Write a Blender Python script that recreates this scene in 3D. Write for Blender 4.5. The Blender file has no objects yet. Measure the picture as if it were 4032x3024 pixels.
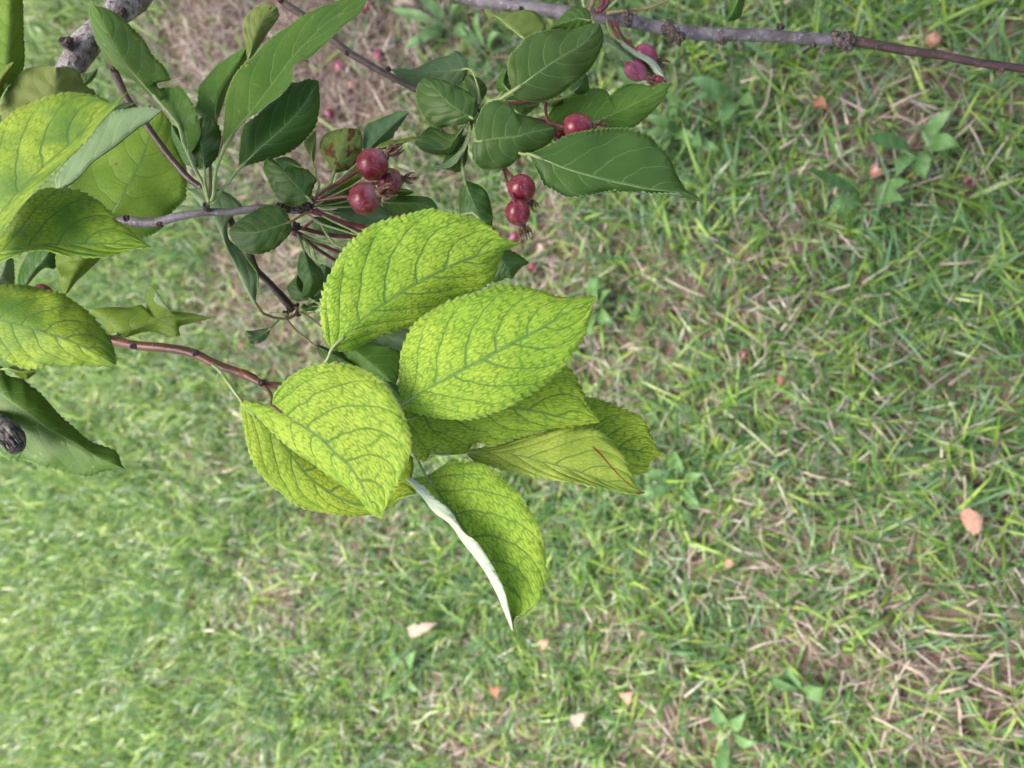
import bpy, math, random
import numpy as np
from mathutils import Vector, Matrix

random.seed(7)
rng = np.random.default_rng(11)
S = bpy.context.scene
COL = S.collection

# ------------------------------------------------------------------ camera
H = 0.98                       # camera height above the lawn (m)
TH = math.radians(31)          # tilt away from straight down
F = 2934.0                     # focal length in photo pixels (4032 wide)
cam_d = bpy.data.cameras.new('camera')
cam = bpy.data.objects.new('camera', cam_d)
COL.objects.link(cam)
FWD = Vector((0, math.sin(TH), -math.cos(TH)))
UPV = Vector((0, math.cos(TH), math.sin(TH)))
XR = -UPV                      # picture right (the phone was held upright, picture stored on its side)
YU = Vector((1, 0, 0))         # picture up
C0 = Vector((0, 0, H))
cam.matrix_world = Matrix(((XR.x, YU.x, -FWD.x, C0.x), (XR.y, YU.y, -FWD.y, C0.y),
                           (XR.z, YU.z, -FWD.z, C0.z), (0, 0, 0, 1)))
cam_d.sensor_width = 36.0
cam_d.lens = F * 36.0 / 4032.0
cam_d.clip_start = 0.01
cam_d.clip_end = 500
cam_d.dof.use_dof = True
cam_d.dof.focus_distance = 0.315
cam_d.dof.aperture_fstop = 11.0
S.camera = cam

# ------------------------------------------------------------------ world and sun (thin overcast)
W = bpy.data.worlds.new('World')
S.world = W
W.use_nodes = True
wn = W.node_tree
wn.nodes.clear()
sky = wn.nodes.new('ShaderNodeTexSky')
sky.sky_type = 'NISHITA'
sky.sun_disc = False
SUN_EL, SUN_AZ = math.radians(74), math.radians(-10)      # azimuth from +Y towards +X
sky.sun_elevation = SUN_EL
sky.sun_rotation = SUN_AZ
sky.air_density = 0.9
sky.dust_density = 6.0
sky.ozone_density = 0.2
bg = wn.nodes.new('ShaderNodeBackground')
bg.inputs['Strength'].default_value = 0.15
wo = wn.nodes.new('ShaderNodeOutputWorld')
wn.links.new(sky.outputs[0], bg.inputs[0])
wn.links.new(bg.outputs[0], wo.inputs[0])
sd = bpy.data.lights.new('sun', 'SUN')
sd.energy = 1.5
sd.angle = math.radians(35)
sd.color = (1.0, 0.975, 0.94)
sun = bpy.data.objects.new('sun', sd)
COL.objects.link(sun)
sdir = Vector((math.sin(SUN_AZ) * math.cos(SUN_EL), math.cos(SUN_AZ) * math.cos(SUN_EL), math.sin(SUN_EL)))
sun.rotation_euler = sdir.to_track_quat('Z', 'Y').to_euler()
S.view_settings.view_transform = 'Standard'
S.view_settings.look = 'None'
S.view_settings.gamma = 1.0
S.view_settings.use_curve_mapping = False
S.view_settings.exposure = 1.8

# ------------------------------------------------------------------ picture point -> place in the world
TILES = {'O': (0, 0, 2212 / 4032), 'A': (0, 0, 2.212), 'B': (900, 0, 2.212), 'C': (1800, 0, 2.212),
         'D': (0, 700, 2.212), 'E': (900, 700, 2.212), 'F': (1800, 700, 2.212), 'G': (0, 1300, 2.212),
         'H': (900, 1300, 2.212), 'I': (1600, 1400, 1810 / 1200), 'S': (0, 0, 1.0),
         'T': (2600, 0, 2212 / 1432), 'U': (2600, 1950, 2212 / 1432), 'V': (2600, 900, 2212 / 1432)}


def pts(s):
    out = []
    t = 'S'
    for k in s.split():
        if k in TILES:
            t = k
        else:
            x, y = k.split(',')
            ox, oy, sc = TILES[t]
            out.append((ox + float(x) / sc, oy + float(y) / sc))
    return np.array(out)


XRn, YUn, FWn, C0n = (np.array(v) for v in (XR, YU, FWD, C0))


def world(P, z):
    P = np.asarray(P, float)
    z = np.broadcast_to(np.asarray(z, float), P.shape[:-1])
    a = (P[..., 0] - 2016) / F * z
    b = -(P[..., 1] - 1512) / F * z
    return C0n + a[..., None] * XRn + b[..., None] * YUn + z[..., None] * FWn


def ground(p, h=0.0):
    d = (p[0] - 2016) / F * XRn - (p[1] - 1512) / F * YUn + FWn
    t = (h - H) / d[2]
    return C0n + d * t


def crom(P, m=12):
    P = np.asarray(P, float)
    gap = np.linalg.norm(np.diff(P, axis=0), axis=1)
    keep = np.concatenate([[True], gap > 0.03 * np.median(gap)])
    keep[-1] = True
    P = P[keep]
    if len(P) < 3:
        t = np.linspace(0, 1, m * 2)[:, None]
        return P[0] * (1 - t) + P[-1] * t
    Q = np.vstack([2 * P[0] - P[1], P, 2 * P[-1] - P[-2]])
    out = []
    t = np.linspace(0, 1, m, endpoint=False)[:, None]
    for i in range(1, len(Q) - 2):
        a, b, c, d = Q[i - 1], Q[i], Q[i + 1], Q[i + 2]
        out.append(0.5 * (2 * b + (c - a) * t + (2 * a - 5 * b + 4 * c - d) * t ** 2 + (3 * b - a - 3 * c + d) * t ** 3))
    out.append(P[-1:])
    return np.vstack(out)


def resample(P, n):
    D = crom(P)
    s = np.concatenate([[0], np.cumsum(np.linalg.norm(np.diff(D, axis=0), axis=1))])
    q = np.linspace(0, s[-1], n)
    return np.stack([np.interp(q, s, D[:, k]) for k in range(D.shape[1])], 1)


# ------------------------------------------------------------------ objects
WLOC = {}


def newobj(name, mesh, loc, parent=None, label=None, cat=None, group=None, kind=None):
    o = bpy.data.objects.new(name, mesh)
    COL.objects.link(o)
    loc = Vector(loc)
    WLOC[o.name] = loc
    if parent is not None:
        o.parent = parent
        o.location = loc - WLOC[parent.name]
    else:
        o.location = loc
    if label:
        o['label'] = label
    if cat:
        o['category'] = cat
    if group:
        o['group'] = group
    if kind:
        o['kind'] = kind
    return o


def mesh_obj(name, V, faces, mats, parent=None, origin=None, midx=None, smooth=True, uv=None, **kw):
    V = np.asarray(V, float)
    if origin is None:
        origin = V.mean(0)
    me = bpy.data.meshes.new(name)
    me.from_pydata((V - np.asarray(origin)).tolist(), [], faces)
    for m in (mats if isinstance(mats, (list, tuple)) else [mats]):
        me.materials.append(m)
    if midx is not None:
        me.polygons.foreach_set('material_index', np.asarray(midx, np.int32))
    if smooth:
        me.polygons.foreach_set('use_smooth', np.ones(len(me.polygons), bool))
    if uv:
        li = np.zeros(len(me.loops), np.int32)
        me.loops.foreach_get('vertex_index', li)
        for nm, arr in uv.items():
            l = me.uv_layers.new(name=nm)
            l.data.foreach_set('uv', np.asarray(arr, np.float32)[li].ravel())
    me.update()
    return newobj(name, me, origin, parent, **kw)


def tube_geo(P, R, sides=8, bump=0.0, seed=0, cap=True):
    P = np.asarray(P, float)
    n = len(P)
    R = np.broadcast_to(np.asarray(R, float), (n,))
    T = np.gradient(P, axis=0)
    T /= np.linalg.norm(T, axis=1)[:, None] + 1e-12
    ref = np.array([0.31, 0.87, 0.38])
    if abs(T[0] @ ref) > 0.95:
        ref = np.array([0.9, -0.2, 0.4])
    N = ref - (ref @ T[0]) * T[0]
    V = []
    r = np.random.default_rng(seed)
    ph = r.uniform(0, 6.28, 4)
    for i in range(n):
        N = N - (N @ T[i]) * T[i]
        N /= np.linalg.norm(N) + 1e-12
        B = np.cross(T[i], N)
        for k in range(sides):
            a = 2 * math.pi * k / sides
            rr = R[i] * (1 + bump * (0.5 * math.sin(i * 0.9 + 2 * a + ph[0]) + 0.4 * math.sin(i * 0.37 - a + ph[1]) + 0.6 * r.normal() * 0.5))
            V.append(P[i] + rr * (math.cos(a) * N + math.sin(a) * B))
    Fc = []
    for i in range(n - 1):
        for k in range(sides):
            a, b = i * sides + k, i * sides + (k + 1) % sides
            Fc.append((a, b, b + sides, a + sides))
    if cap:
        Fc.append(tuple(range(sides))[::-1])
        Fc.append(tuple((n - 1) * sides + k for k in range(sides)))
    return V, Fc


def merge(geos):
    V, Fc = [], []
    for v, f in geos:
        o = len(V)
        V += list(v)
        Fc += [tuple(i + o for i in q) for q in f]
    return V, Fc


# ------------------------------------------------------------------ materials
class NB:
    def __init__(self, name):
        self.m = bpy.data.materials.new(name)
        self.m.use_nodes = True
        self.t = self.m.node_tree
        self.t.nodes.clear()
        self.out = self.n('ShaderNodeOutputMaterial')

    def n(self, t, **kw):
        x = self.t.nodes.new(t)
        for k, v in kw.items():
            setattr(x, k, v)
        return x

    def put(self, sock, v):
        if hasattr(v, 'is_linked') or isinstance(v, bpy.types.NodeSocket):
            self.t.links.new(v, sock)
        elif isinstance(v, (tuple, list)) and len(v) == 3 and sock.type == 'RGBA':
            sock.default_value = (*v, 1)
        else:
            sock.default_value = v

    def math(self, op, a, b=None, c=None, clamp=False):
        x = self.n('ShaderNodeMath', operation=op, use_clamp=clamp)
        self.put(x.inputs[0], a)
        if b is not None:
            self.put(x.inputs[1], b)
        if c is not None:
            self.put(x.inputs[2], c)
        return x.outputs[0]

    def mix(self, f, a, b, mode='MIX'):
        x = self.n('ShaderNodeMix', data_type='RGBA', blend_type=mode)
        self.put(x.inputs[0], f)
        self.put(x.inputs[6], a)
        self.put(x.inputs[7], b)
        return x.outputs[2]

    def step(self, v, lo, hi, a=0.0, b=1.0):
        x = self.n('ShaderNodeMapRange', interpolation_type='SMOOTHSTEP')
        self.put(x.inputs[0], v)
        self.put(x.inputs[1], lo)
        self.put(x.inputs[2], hi)
        self.put(x.inputs[3], a)
        self.put(x.inputs[4], b)
        return x.outputs[0]

    def noise(self, vec, scale, detail=3, rough=0.55, dim='3D', dist=0.0):
        x = self.n('ShaderNodeTexNoise', noise_dimensions=dim)
        if vec is not None:
            self.put(x.inputs['Vector'], vec)
        x.inputs['Scale'].default_value = scale
        x.inputs['Detail'].default_value = detail
        x.inputs['Roughness'].default_value = rough
        x.inputs['Distortion'].default_value = dist
        return x.outputs['Fac']

    def uv(self, name):
        x = self.n('ShaderNodeUVMap')
        x.uv_map = name
        s = self.n('ShaderNodeSeparateXYZ')
        self.t.links.new(x.outputs[0], s.inputs[0])
        return s.outputs[0], s.outputs[1]

    def comb(self, x, y, z=0.0):
        c = self.n('ShaderNodeCombineXYZ')
        self.put(c.inputs[0], x)
        self.put(c.inputs[1], y)
        self.put(c.inputs[2], z)
        return c.outputs[0]

    def bsdf(self, color, rough, spec=0.5, bump=None, bstr=0.3, bdist=0.0005, transl=None, tcol=None, coat=0.0, sheen=0.0):
        p = self.n('ShaderNodeBsdfPrincipled')
        self.put(p.inputs['Base Color'], color)
        self.put(p.inputs['Roughness'], rough)
        self.put(p.inputs['Specular IOR Level'], spec)
        p.inputs['Coat Weight'].default_value = coat
        p.inputs['Sheen Weight'].default_value = sheen
        nrm = None
        if bump is not None:
            b = self.n('ShaderNodeBump')
            b.inputs['Strength'].default_value = bstr
            b.inputs['Distance'].default_value = bdist
            self.put(b.inputs['Height'], bump)
            nrm = b.outputs[0]
            self.t.links.new(nrm, p.inputs['Normal'])
        sh = p.outputs[0]
        if transl:
            tr = self.n('ShaderNodeBsdfTranslucent')
            self.put(tr.inputs[0], tcol if tcol is not None else color)
            mx = self.n('ShaderNodeMixShader')
            mx.inputs[0].default_value = transl
            self.t.links.new(sh, mx.inputs[1])
            self.t.links.new(tr.outputs[0], mx.inputs[2])
            sh = mx.outputs[0]
        self.t.links.new(sh, self.out.inputs[0])
        return self.m


def leaf_material(name, light, dark, vein, tone, nlat=7.0, tert=0.7, rough=0.5, vein_amt=0.8, mottle=None,
                  spots=0.0, transl=0.3, rim=(0.35, 0.45, 0.14), spec=0.4, tscale=1.0, curve=0.30, bstr=0.35, scar=None, vwid=0.075, hv=(0.025, 0.2), netw=0.17):
    b = NB(name)
    u, t = b.uv('uv')
    px, py = b.uv('phys')
    oi = b.n('ShaderNodeObjectInfo')
    rnd = oi.outputs['Random']
    su = b.math('MULTIPLY_ADD', u, 2.0, -1.0)
    a = b.math('ABSOLUTE', su)
    sgn = b.math('SIGN', su)
    pv = b.comb(px, py, b.math('MULTIPLY', rnd, 40.0))
    n1 = b.noise(pv, 1.3, 2)
    n1c = b.math('MULTIPLY_ADD', n1, 0.05, -0.025)
    w = b.math('SUBTRACT', t, b.math('MULTIPLY', b.math('POWER', a, 1.45), curve))
    w = b.math('ADD', w, n1c)
    q = b.math('ADD', b.math('MULTIPLY', w, nlat), b.math('MULTIPLY', sgn, 0.22))
    fr = b.math('FRACT', b.math('ADD', q, 20.0))
    dist = b.math('SUBTRACT', 0.5, b.math('ABSOLUTE', b.math('SUBTRACT', fr, 0.5)))
    wd = b.math('MULTIPLY_ADD', a, -0.035, vwid)
    lat = b.step(dist, b.math('MULTIPLY', wd, 0.25), wd, 1.0, 0.0)
    lat = b.math('MULTIPLY', lat, b.step(a, 0.75, 1.0, 1.0, 0.25))
    midm = b.step(a, 0.012, 0.05, 1.0, 0.0)
    # net of small veins: cells stretched along the leaf between the side veins
    wx = b.noise(pv, 4.0, 2)
    wy = b.noise(b.comb(py, px, 3.0), 4.0, 2)
    vv = b.comb(b.math('MULTIPLY_ADD', wx, 0.9, b.math('MULTIPLY', px, 5.4 * tscale)),
                b.math('MULTIPLY_ADD', wy, 0.9, b.math('MULTIPLY', b.math('SUBTRACT', py, b.math('MULTIPLY', a, 1.0)), 2.3 * tscale)), 0.0)
    vo = b.n('ShaderNodeTexVoronoi', feature='DISTANCE_TO_EDGE', voronoi_dimensions='2D')
    b.put(vo.inputs['Vector'], vv)
    vo.inputs['Scale'].default_value = 1.0
    net = b.step(vo.outputs['Distance'], 0.0, netw, 1.0, 0.0)
    net = b.math('MULTIPLY', net, b.step(b.noise(pv, 5.5, 2), 0.32, 0.62, 0.35, 1.0))
    vo2 = b.n('ShaderNodeTexVoronoi', feature='DISTANCE_TO_EDGE', voronoi_dimensions='2D')
    b.put(vo2.inputs['Vector'], vv)
    vo2.inputs['Scale'].default_value = 2.1
    net2 = b.step(vo2.outputs['Distance'], 0.0, 0.2, 1.0, 0.0)
    n2 = b.noise(pv, 0.55, 3)
    base = b.mix(b.step(n2, 0.35, 0.68), light, tone)
    net_all = b.math('MULTIPLY', b.math('MAXIMUM', net, b.math('MULTIPLY', net2, 0.45)), tert)
    col = b.mix(net_all, base, dark)
    col = b.mix(b.math('MULTIPLY', b.math('MAXIMUM', lat, midm), vein_amt), col, vein)
    if mottle:
        mo = b.noise(pv, 2.6, 4, 0.65)
        col = b.mix(b.step(mo, 0.62, 0.70, 0.0, 0.75), col, mottle)
    if spots:
        sp = b.noise(b.comb(px, py, b.math('MULTIPLY_ADD', rnd, 31.0, 7.0)), 2.2, 3, 0.5)
        col = b.mix(b.step(sp, 0.74 - spots * 0.04, 0.76 - spots * 0.04), col, (0.16, 0.07, 0.03))
    if scar:
        # a thin rust-red scratch along one side, in leaf coordinates, and a scorched tip
        lx = b.math('SUBTRACT', su, b.math('MULTIPLY_ADD', t, scar[0], scar[1]))
        lm = b.math('MULTIPLY', b.step(b.math('ABSOLUTE', lx), 0.01, 0.04, 1.0, 0.0),
                    b.math('MULTIPLY', b.step(t, scar[2], scar[2] + 0.03), b.step(t, 0.95, 0.99, 1.0, 0.0)))
        col = b.mix(lm, col, (0.22, 0.055, 0.025))
        col = b.mix(b.step(b.math('ADD', t, b.math('MULTIPLY', su, 0.02)), 0.955, 0.975), col, (0.33, 0.12, 0.04))
    col = b.mix(b.step(a, 0.95, 1.0, 0.0, 0.75), col, rim)
    hs = b.n('ShaderNodeHueSaturation')
    b.put(hs.inputs['Hue'], b.math('MULTIPLY_ADD', rnd, hv[0], 0.5 - hv[0] / 2))
    b.put(hs.inputs['Value'], b.math('MULTIPLY_ADD', rnd, hv[1], 1.0 - hv[1] / 2))
    b.put(hs.inputs['Color'], col)
    col = hs.outputs[0]
    quilt = b.math('MULTIPLY', b.math('SINE', b.math('MULTIPLY', dist, math.pi)), 1.6)
    hgt = b.math('SUBTRACT', quilt, b.math('ADD', b.math('MULTIPLY', net, 0.35), b.math('MULTIPLY', lat, 0.6)))
    rr = b.math('MULTIPLY_ADD', n2, 0.2, rough - 0.1)
    return b.bsdf(col, rr, spec, hgt, bstr, 0.0006, transl, col)


LIMEKW = dict(nlat=6.6, rough=0.6, spec=0.25, tscale=1.45, hv=(0.015, 0.14), netw=0.36, vwid=0.075, bstr=0.5, curve=0.36, vein_amt=0.85)
LIME = leaf_material('lime_leaf', (0.52, 0.64, 0.075), (0.13, 0.28, 0.03), (0.14, 0.26, 0.06), (0.40, 0.56, 0.06),
                     tert=0.9, transl=0.42, rim=(0.42, 0.54, 0.14), **LIMEKW)
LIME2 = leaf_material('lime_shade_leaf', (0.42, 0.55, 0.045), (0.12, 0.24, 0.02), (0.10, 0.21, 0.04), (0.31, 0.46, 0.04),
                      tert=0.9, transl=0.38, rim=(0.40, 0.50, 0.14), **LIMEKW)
LIMEHALF = leaf_material('half_green_lime_leaf', (0.40, 0.54, 0.05), (0.11, 0.23, 0.03), (0.10, 0.21, 0.055), (0.12, 0.25, 0.035),
                         tert=0.75, transl=0.35, rim=(0.36, 0.48, 0.12), **LIMEKW)
LIMESCAR = leaf_material('lime_scarred_leaf', (0.50, 0.58, 0.10), (0.20, 0.33, 0.05), (0.16, 0.27, 0.06), (0.34, 0.44, 0.06),
                         tert=0.7, transl=0.35, rim=(0.45, 0.52, 0.16), scar=(1.1, -1.33, 0.62), **LIMEKW)
DARKKW = dict(nlat=6.0, vwid=0.052, bstr=0.26, tscale=1.3, curve=0.33)
GREEN = leaf_material('green_leaf', (0.042, 0.098, 0.013), (0.052, 0.120, 0.018), (0.15, 0.24, 0.09), (0.055, 0.122, 0.015),
                      tert=0.6, rough=0.46, vein_amt=0.6, transl=0.2, rim=(0.24, 0.37, 0.12), spec=0.38, spots=0.4, **DARKKW)
MOTTLE = leaf_material('mottled_leaf', (0.072, 0.160, 0.016), (0.052, 0.122, 0.015), (0.17, 0.28, 0.09), (0.098, 0.195, 0.02),
                       tert=0.5, rough=0.48, vein_amt=0.55, mottle=(0.20, 0.30, 0.045), transl=0.28,
                       rim=(0.22, 0.34, 0.11), spec=0.32, spots=0.6, **DARKKW)
FRESH = leaf_material('fresh_green_leaf', (0.145, 0.235, 0.022), (0.09, 0.17, 0.018), (0.08, 0.15, 0.03), (0.20, 0.29, 0.03),
                      tert=0.6, rough=0.55, vein_amt=0.65, transl=0.35, rim=(0.27, 0.38, 0.11), spec=0.3, spots=0.5, mottle=(0.24, 0.33, 0.06), **DARKKW)
OLIVE = leaf_material('olive_leaf', (0.17, 0.23, 0.05), (0.12, 0.18, 0.035), (0.22, 0.29, 0.11), (0.22, 0.28, 0.08),
                      tert=0.35, rough=0.6, vein_amt=0.4, transl=0.35, rim=(0.28, 0.36, 0.14), spec=0.25, spots=0.9, **DARKKW)
OLIVED = leaf_material('blotched_olive_leaf', (0.17, 0.23, 0.05), (0.12, 0.18, 0.035), (0.22, 0.29, 0.11), (0.22, 0.28, 0.08),
                       tert=0.35, rough=0.6, vein_amt=0.4, transl=0.35, rim=(0.28, 0.36, 0.14), spec=0.25, spots=4.0, **DARKKW)
DUSTY = leaf_material('dusty_leaf', (0.085, 0.155, 0.065), (0.07, 0.13, 0.05), (0.17, 0.25, 0.14), (0.10, 0.175, 0.075),
                      tert=0.4, rough=0.6, vein_amt=0.4, transl=0.25, rim=(0.24, 0.35, 0.15), spec=0.3, spots=0.5, **DARKKW)
UNDER = leaf_material('leaf_underside', (0.27, 0.37, 0.18), (0.22, 0.31, 0.14), (0.36, 0.45, 0.26), (0.30, 0.39, 0.21),
                      tert=0.4, rough=0.75, vein_amt=0.5, transl=0.3, rim=(0.42, 0.5, 0.3), spec=0.2, **DARKKW)
PALEU = leaf_material('pale_leaf_underside', (0.52, 0.59, 0.43), (0.46, 0.53, 0.36), (0.58, 0.64, 0.48), (0.56, 0.62, 0.47),
                      tert=0.4, rough=0.85, vein_amt=0.4, transl=0.25, rim=(0.58, 0.64, 0.48), spec=0.15, **DARKKW)
GREYU = leaf_material('grey_leaf_underside', (0.19, 0.28, 0.13), (0.155, 0.235, 0.10), (0.31, 0.40, 0.22), (0.23, 0.32, 0.17),
                      tert=0.5, rough=0.7, vein_amt=0.6, transl=0.28, rim=(0.34, 0.43, 0.22), spec=0.25, spots=0.2, **DARKKW)


def simple_noise_mat(name, c1, c2, scale, rough=0.6, c3=None, s3=None, thr=0.6, bstr=0.4, bdist=0.0006, spec=0.4, transl=None, stretch=None):
    b = NB(name)
    tc = b.n('ShaderNodeTexCoord').outputs['Object']
    n = b.noise(tc, scale, 4, 0.6)
    col = b.mix(b.step(n, 0.35, 0.65), c1, c2)
    n3 = n
    if c3:
        n3 = b.noise(tc, s3, 3, 0.6)
        col = b.mix(b.step(n3, thr - 0.03, thr + 0.09), col, c3)
    return b.bsdf(col, rough, spec, b.math('ADD', n, n3), bstr, bdist, transl)


BARK = simple_noise_mat('grey_bark', (0.15, 0.12, 0.115), (0.33, 0.305, 0.31), 120, 0.85, (0.075, 0.055, 0.05), 380, 0.55, 0.9, 0.002, 0.2)
BARK_D = simple_noise_mat('grey_purple_bark', (0.06, 0.048, 0.052), (0.15, 0.132, 0.15), 95, 0.55, (0.21, 0.195, 0.21), 420, 0.60, 0.8, 0.0008, 0.45)
BARK_R = simple_noise_mat('dark_red_bark', (0.026, 0.011, 0.010), (0.060, 0.028, 0.026), 160, 0.45, (0.24, 0.19, 0.17), 800, 0.645, 0.5, 0.0005, 0.5)
BARK_O = simple_noise_mat('reddish_shoot_bark', (0.085, 0.026, 0.014), (0.125, 0.042, 0.02), 120, 0.4, (0.30, 0.17, 0.11), 700, 0.66, 0.3, 0.0004, 0.5)
BUD = simple_noise_mat('bud_scale_bark', (0.03, 0.02, 0.018), (0.12, 0.095, 0.085), 700, 0.8, (0.26, 0.22, 0.2), 900, 0.62, 0.8, 0.0008, 0.2)
PET_G = simple_noise_mat('green_stalk', (0.20, 0.27, 0.09), (0.27, 0.33, 0.14), 300, 0.55, None, None, 0, 0.2, 0.0003, 0.4)
PET_R = simple_noise_mat('reddish_stalk', (0.17, 0.12, 0.05), (0.22, 0.17, 0.08), 120, 0.55, None, None, 0, 0.2, 0.0003, 0.4)
STALK = simple_noise_mat('crimson_fruit_stalk', (0.10, 0.015, 0.025), (0.16, 0.03, 0.04), 160, 0.4, None, None, 0, 0.2, 0.0003, 0.5)
MIDG = simple_noise_mat('pale_midrib', (0.20, 0.29, 0.12), (0.24, 0.33, 0.15), 300, 0.5, None, None, 0, 0.1, 0.0002, 0.4)
MIDL = simple_noise_mat('lime_midrib', (0.26, 0.33, 0.12), (0.31, 0.38, 0.15), 300, 0.5, None, None, 0, 0.1, 0.0002, 0.4)
DRYCAL = simple_noise_mat('dry_calyx', (0.07, 0.035, 0.025), (0.20, 0.13, 0.09), 500, 0.85, None, None, 0, 0.6, 0.0006, 0.2)
STUBW = simple_noise_mat('weathered_wood', (0.025, 0.022, 0.022), (0.16, 0.145, 0.14), 330, 0.9, (0.26, 0.18, 0.12), 260, 0.64, 0.9, 0.0015, 0.2)


def apple_mat(name, c1, c2, bloom):
    b = NB(name)
    tc = b.n('ShaderNodeTexCoord').outputs['Object']
    u, v = b.uv('uv')
    n = b.noise(tc, 130, 4, 0.6)
    col = b.mix(b.step(n, 0.35, 0.7), c1, c2)
    st = b.noise(tc, 420, 3, 0.7, dist=1.5)
    col = b.mix(b.step(st, 0.54, 0.68, 0.0, 0.5), col, (0.40, 0.14, 0.16))
    vo = b.n('ShaderNodeTexVoronoi', feature='F1')
    b.put(vo.inputs['Vector'], tc)
    vo.inputs['Scale'].default_value = 480
    col = b.mix(b.step(vo.outputs['Distance'], 0.06, 0.16, 0.55, 0.0), col, (0.5, 0.24, 0.2))
    wv = b.math('ADD', v, b.math('MULTIPLY_ADD', b.noise(tc, 260, 3), 0.3, -0.15))
    blm = b.step(wv, 0.62, 0.95, 0.0, 0.85)
    col = b.mix(blm, col, bloom)
    rough = b.math('MULTIPLY_ADD', blm, 0.35, 0.24)
    rough = b.math('MULTIPLY_ADD', n, 0.12, rough)
    return b.bsdf(col, rough, 0.5, n, 0.12, 0.0004)


APPLE = apple_mat('crimson_apple_skin', (0.11, 0.007, 0.017), (0.22, 0.018, 0.04), (0.30, 0.18, 0.22))
APPLE_P = apple_mat('purple_apple_skin', (0.20, 0.03, 0.075), (0.28, 0.05, 0.11), (0.32, 0.18, 0.24))
APPLE_F = apple_mat('faded_apple_skin', (0.30, 0.12, 0.09), (0.42, 0.24, 0.16), (0.42, 0.3, 0.26))


def ground_mat():
    b = NB('soil_and_thatch')
    g = b.n('ShaderNodeNewGeometry').outputs['Position']
    n = b.noise(g, 9, 4, 0.6)
    f = b.noise(g, 90, 4, 0.7)
    col = b.mix(b.step(n, 0.4, 0.62), (0.04, 0.03, 0.022), (0.12, 0.088, 0.065))
    col = b.mix(b.step(f, 0.42, 0.62, 0.0, 0.6), col, (0.20, 0.15, 0.115))
    s = b.n('ShaderNodeSeparateXYZ')
    b.put(s.inputs[0], g)
    far = b.step(b.math('MAXIMUM', s.outputs[1], b.math('MULTIPLY', b.math('ABSOLUTE', s.outputs[0]), 1.6)), 4.0, 6.5)
    col = b.mix(far, col, b.mix(b.step(f, 0.35, 0.65), (0.07, 0.13, 0.03), (0.15, 0.22, 0.06)))
    return b.bsdf(col, 0.95, 0.1, b.math('ADD', n, f), 0.6, 0.01)


def attr_mat(name, rough=0.55, spec=0.4, transl=0.3):
    b = NB(name)
    at = b.n('ShaderNodeAttribute')
    at.attribute_name = 'tint'
    return b.bsdf(at.outputs['Color'], rough, spec, None, transl=transl, tcol=at.outputs['Color'])


GRASS = attr_mat('grass_blade', 0.33, 0.8, 0.3)
WEED = simple_noise_mat('weed_leaf', (0.11, 0.23, 0.06), (0.19, 0.33, 0.13), 60, 0.45, None, None, 0, 0.3, 0.002, 0.5, 0.3)
STRAW = simple_noise_mat('dry_straw', (0.34, 0.28, 0.20), (0.46, 0.40, 0.30), 160, 0.7, None, None, 0, 0.2, 0.001, 0.3, 0.2)
STRAWP = simple_noise_mat('pale_green_straw', (0.36, 0.42, 0.20), (0.48, 0.50, 0.30), 160, 0.6, None, None, 0, 0.2, 0.001, 0.3, 0.2)
DRYLEAF = simple_noise_mat('dry_pink_leaf', (0.38, 0.21, 0.15), (0.46, 0.29, 0.22), 90, 0.7, (0.32, 0.16, 0.10), 120, 0.66, 0.5, 0.002, 0.3, 0.2)
RUSTLEAF = simple_noise_mat('dry_rust_leaf', (0.26, 0.11, 0.065), (0.34, 0.17, 0.11), 90, 0.7, None, None, 0, 0.5, 0.002, 0.3, 0.2)
CREAM = simple_noise_mat('cream_dry_leaf', (0.30, 0.24, 0.18), (0.40, 0.33, 0.26), 90, 0.7, None, None, 0, 0.5, 0.002, 0.3, 0.2)

# ------------------------------------------------------------------ the ground and the grass
GX = [-60, 60]
nx = 41
gx = np.concatenate([np.linspace(-60, -3, 6)[:-1], np.linspace(-3, 3, 61), np.linspace(3, 60, 6)[1:]])
gy = np.concatenate([np.linspace(-60, -1.2, 6)[:-1], np.linspace(-1.2, 5, 61), np.linspace(5, 60, 6)[1:]])
Xg, Yg = np.meshgrid(gx, gy, indexing='ij')


def lumps(x, y):
    return 0.006 * np.sin(5.1 * x + 1.3) * np.sin(4.3 * y + 0.4) + 0.004 * np.sin(13 * x + 2 * y) * np.sin(11 * y - 3 * x + 1)


Zg = lumps(Xg, Yg)
Vg = np.stack([Xg, Yg, Zg], -1).reshape(-1, 3)
ny = len(gy)
Fg = [(i * ny + j, (i + 1) * ny + j, (i + 1) * ny + j + 1, i * ny + j + 1) for i in range(len(gx) - 1) for j in range(ny - 1)]
mesh_obj('ground', Vg, Fg, ground_mat(), origin=(0, 0, 0), kind='structure',
         label='lawn soil and dry thatch under the grass')

# bare, brown places: (picture x, y, radius m, strength)
BARE = [(860, 60, .26, .98), (1100, 200, .26, .95), (1350, 380, .28, .95), (1250, 40, .25, .9), (1500, 120, .22, .8), (1050, 640, .14, .6), (1060, 1050, .17, .8),
        (1000, 1350, .10, .6), (2150, 900, .10, .7), (2120, 1080, .07, .7), (1250, 1420, .10, .5), (3640, 500, .06, .5),
        (3350, 520, .09, .4), (3650, 2600, .12, .5), (2450, 2550, .07, .6), (2300, 2500, .07, .5), (2660, 2880, .10, .6),
        (3150, 2560, .09, .5), (3100, 980, .07, .4), (2960, 1100, .09, .35), (1150, 2330, .10, .5), (1400, 2000, .12, .45), (3800, 2900, .12, .5),
        (2900, 2200, .08, .35), (2000, 3000, .12, .5), (3500, 420, .07, .5), (2420, 1250, .10, .4)]
BG = [(ground((p[0], p[1])), p[2], p[3]) for p in BARE]


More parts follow.
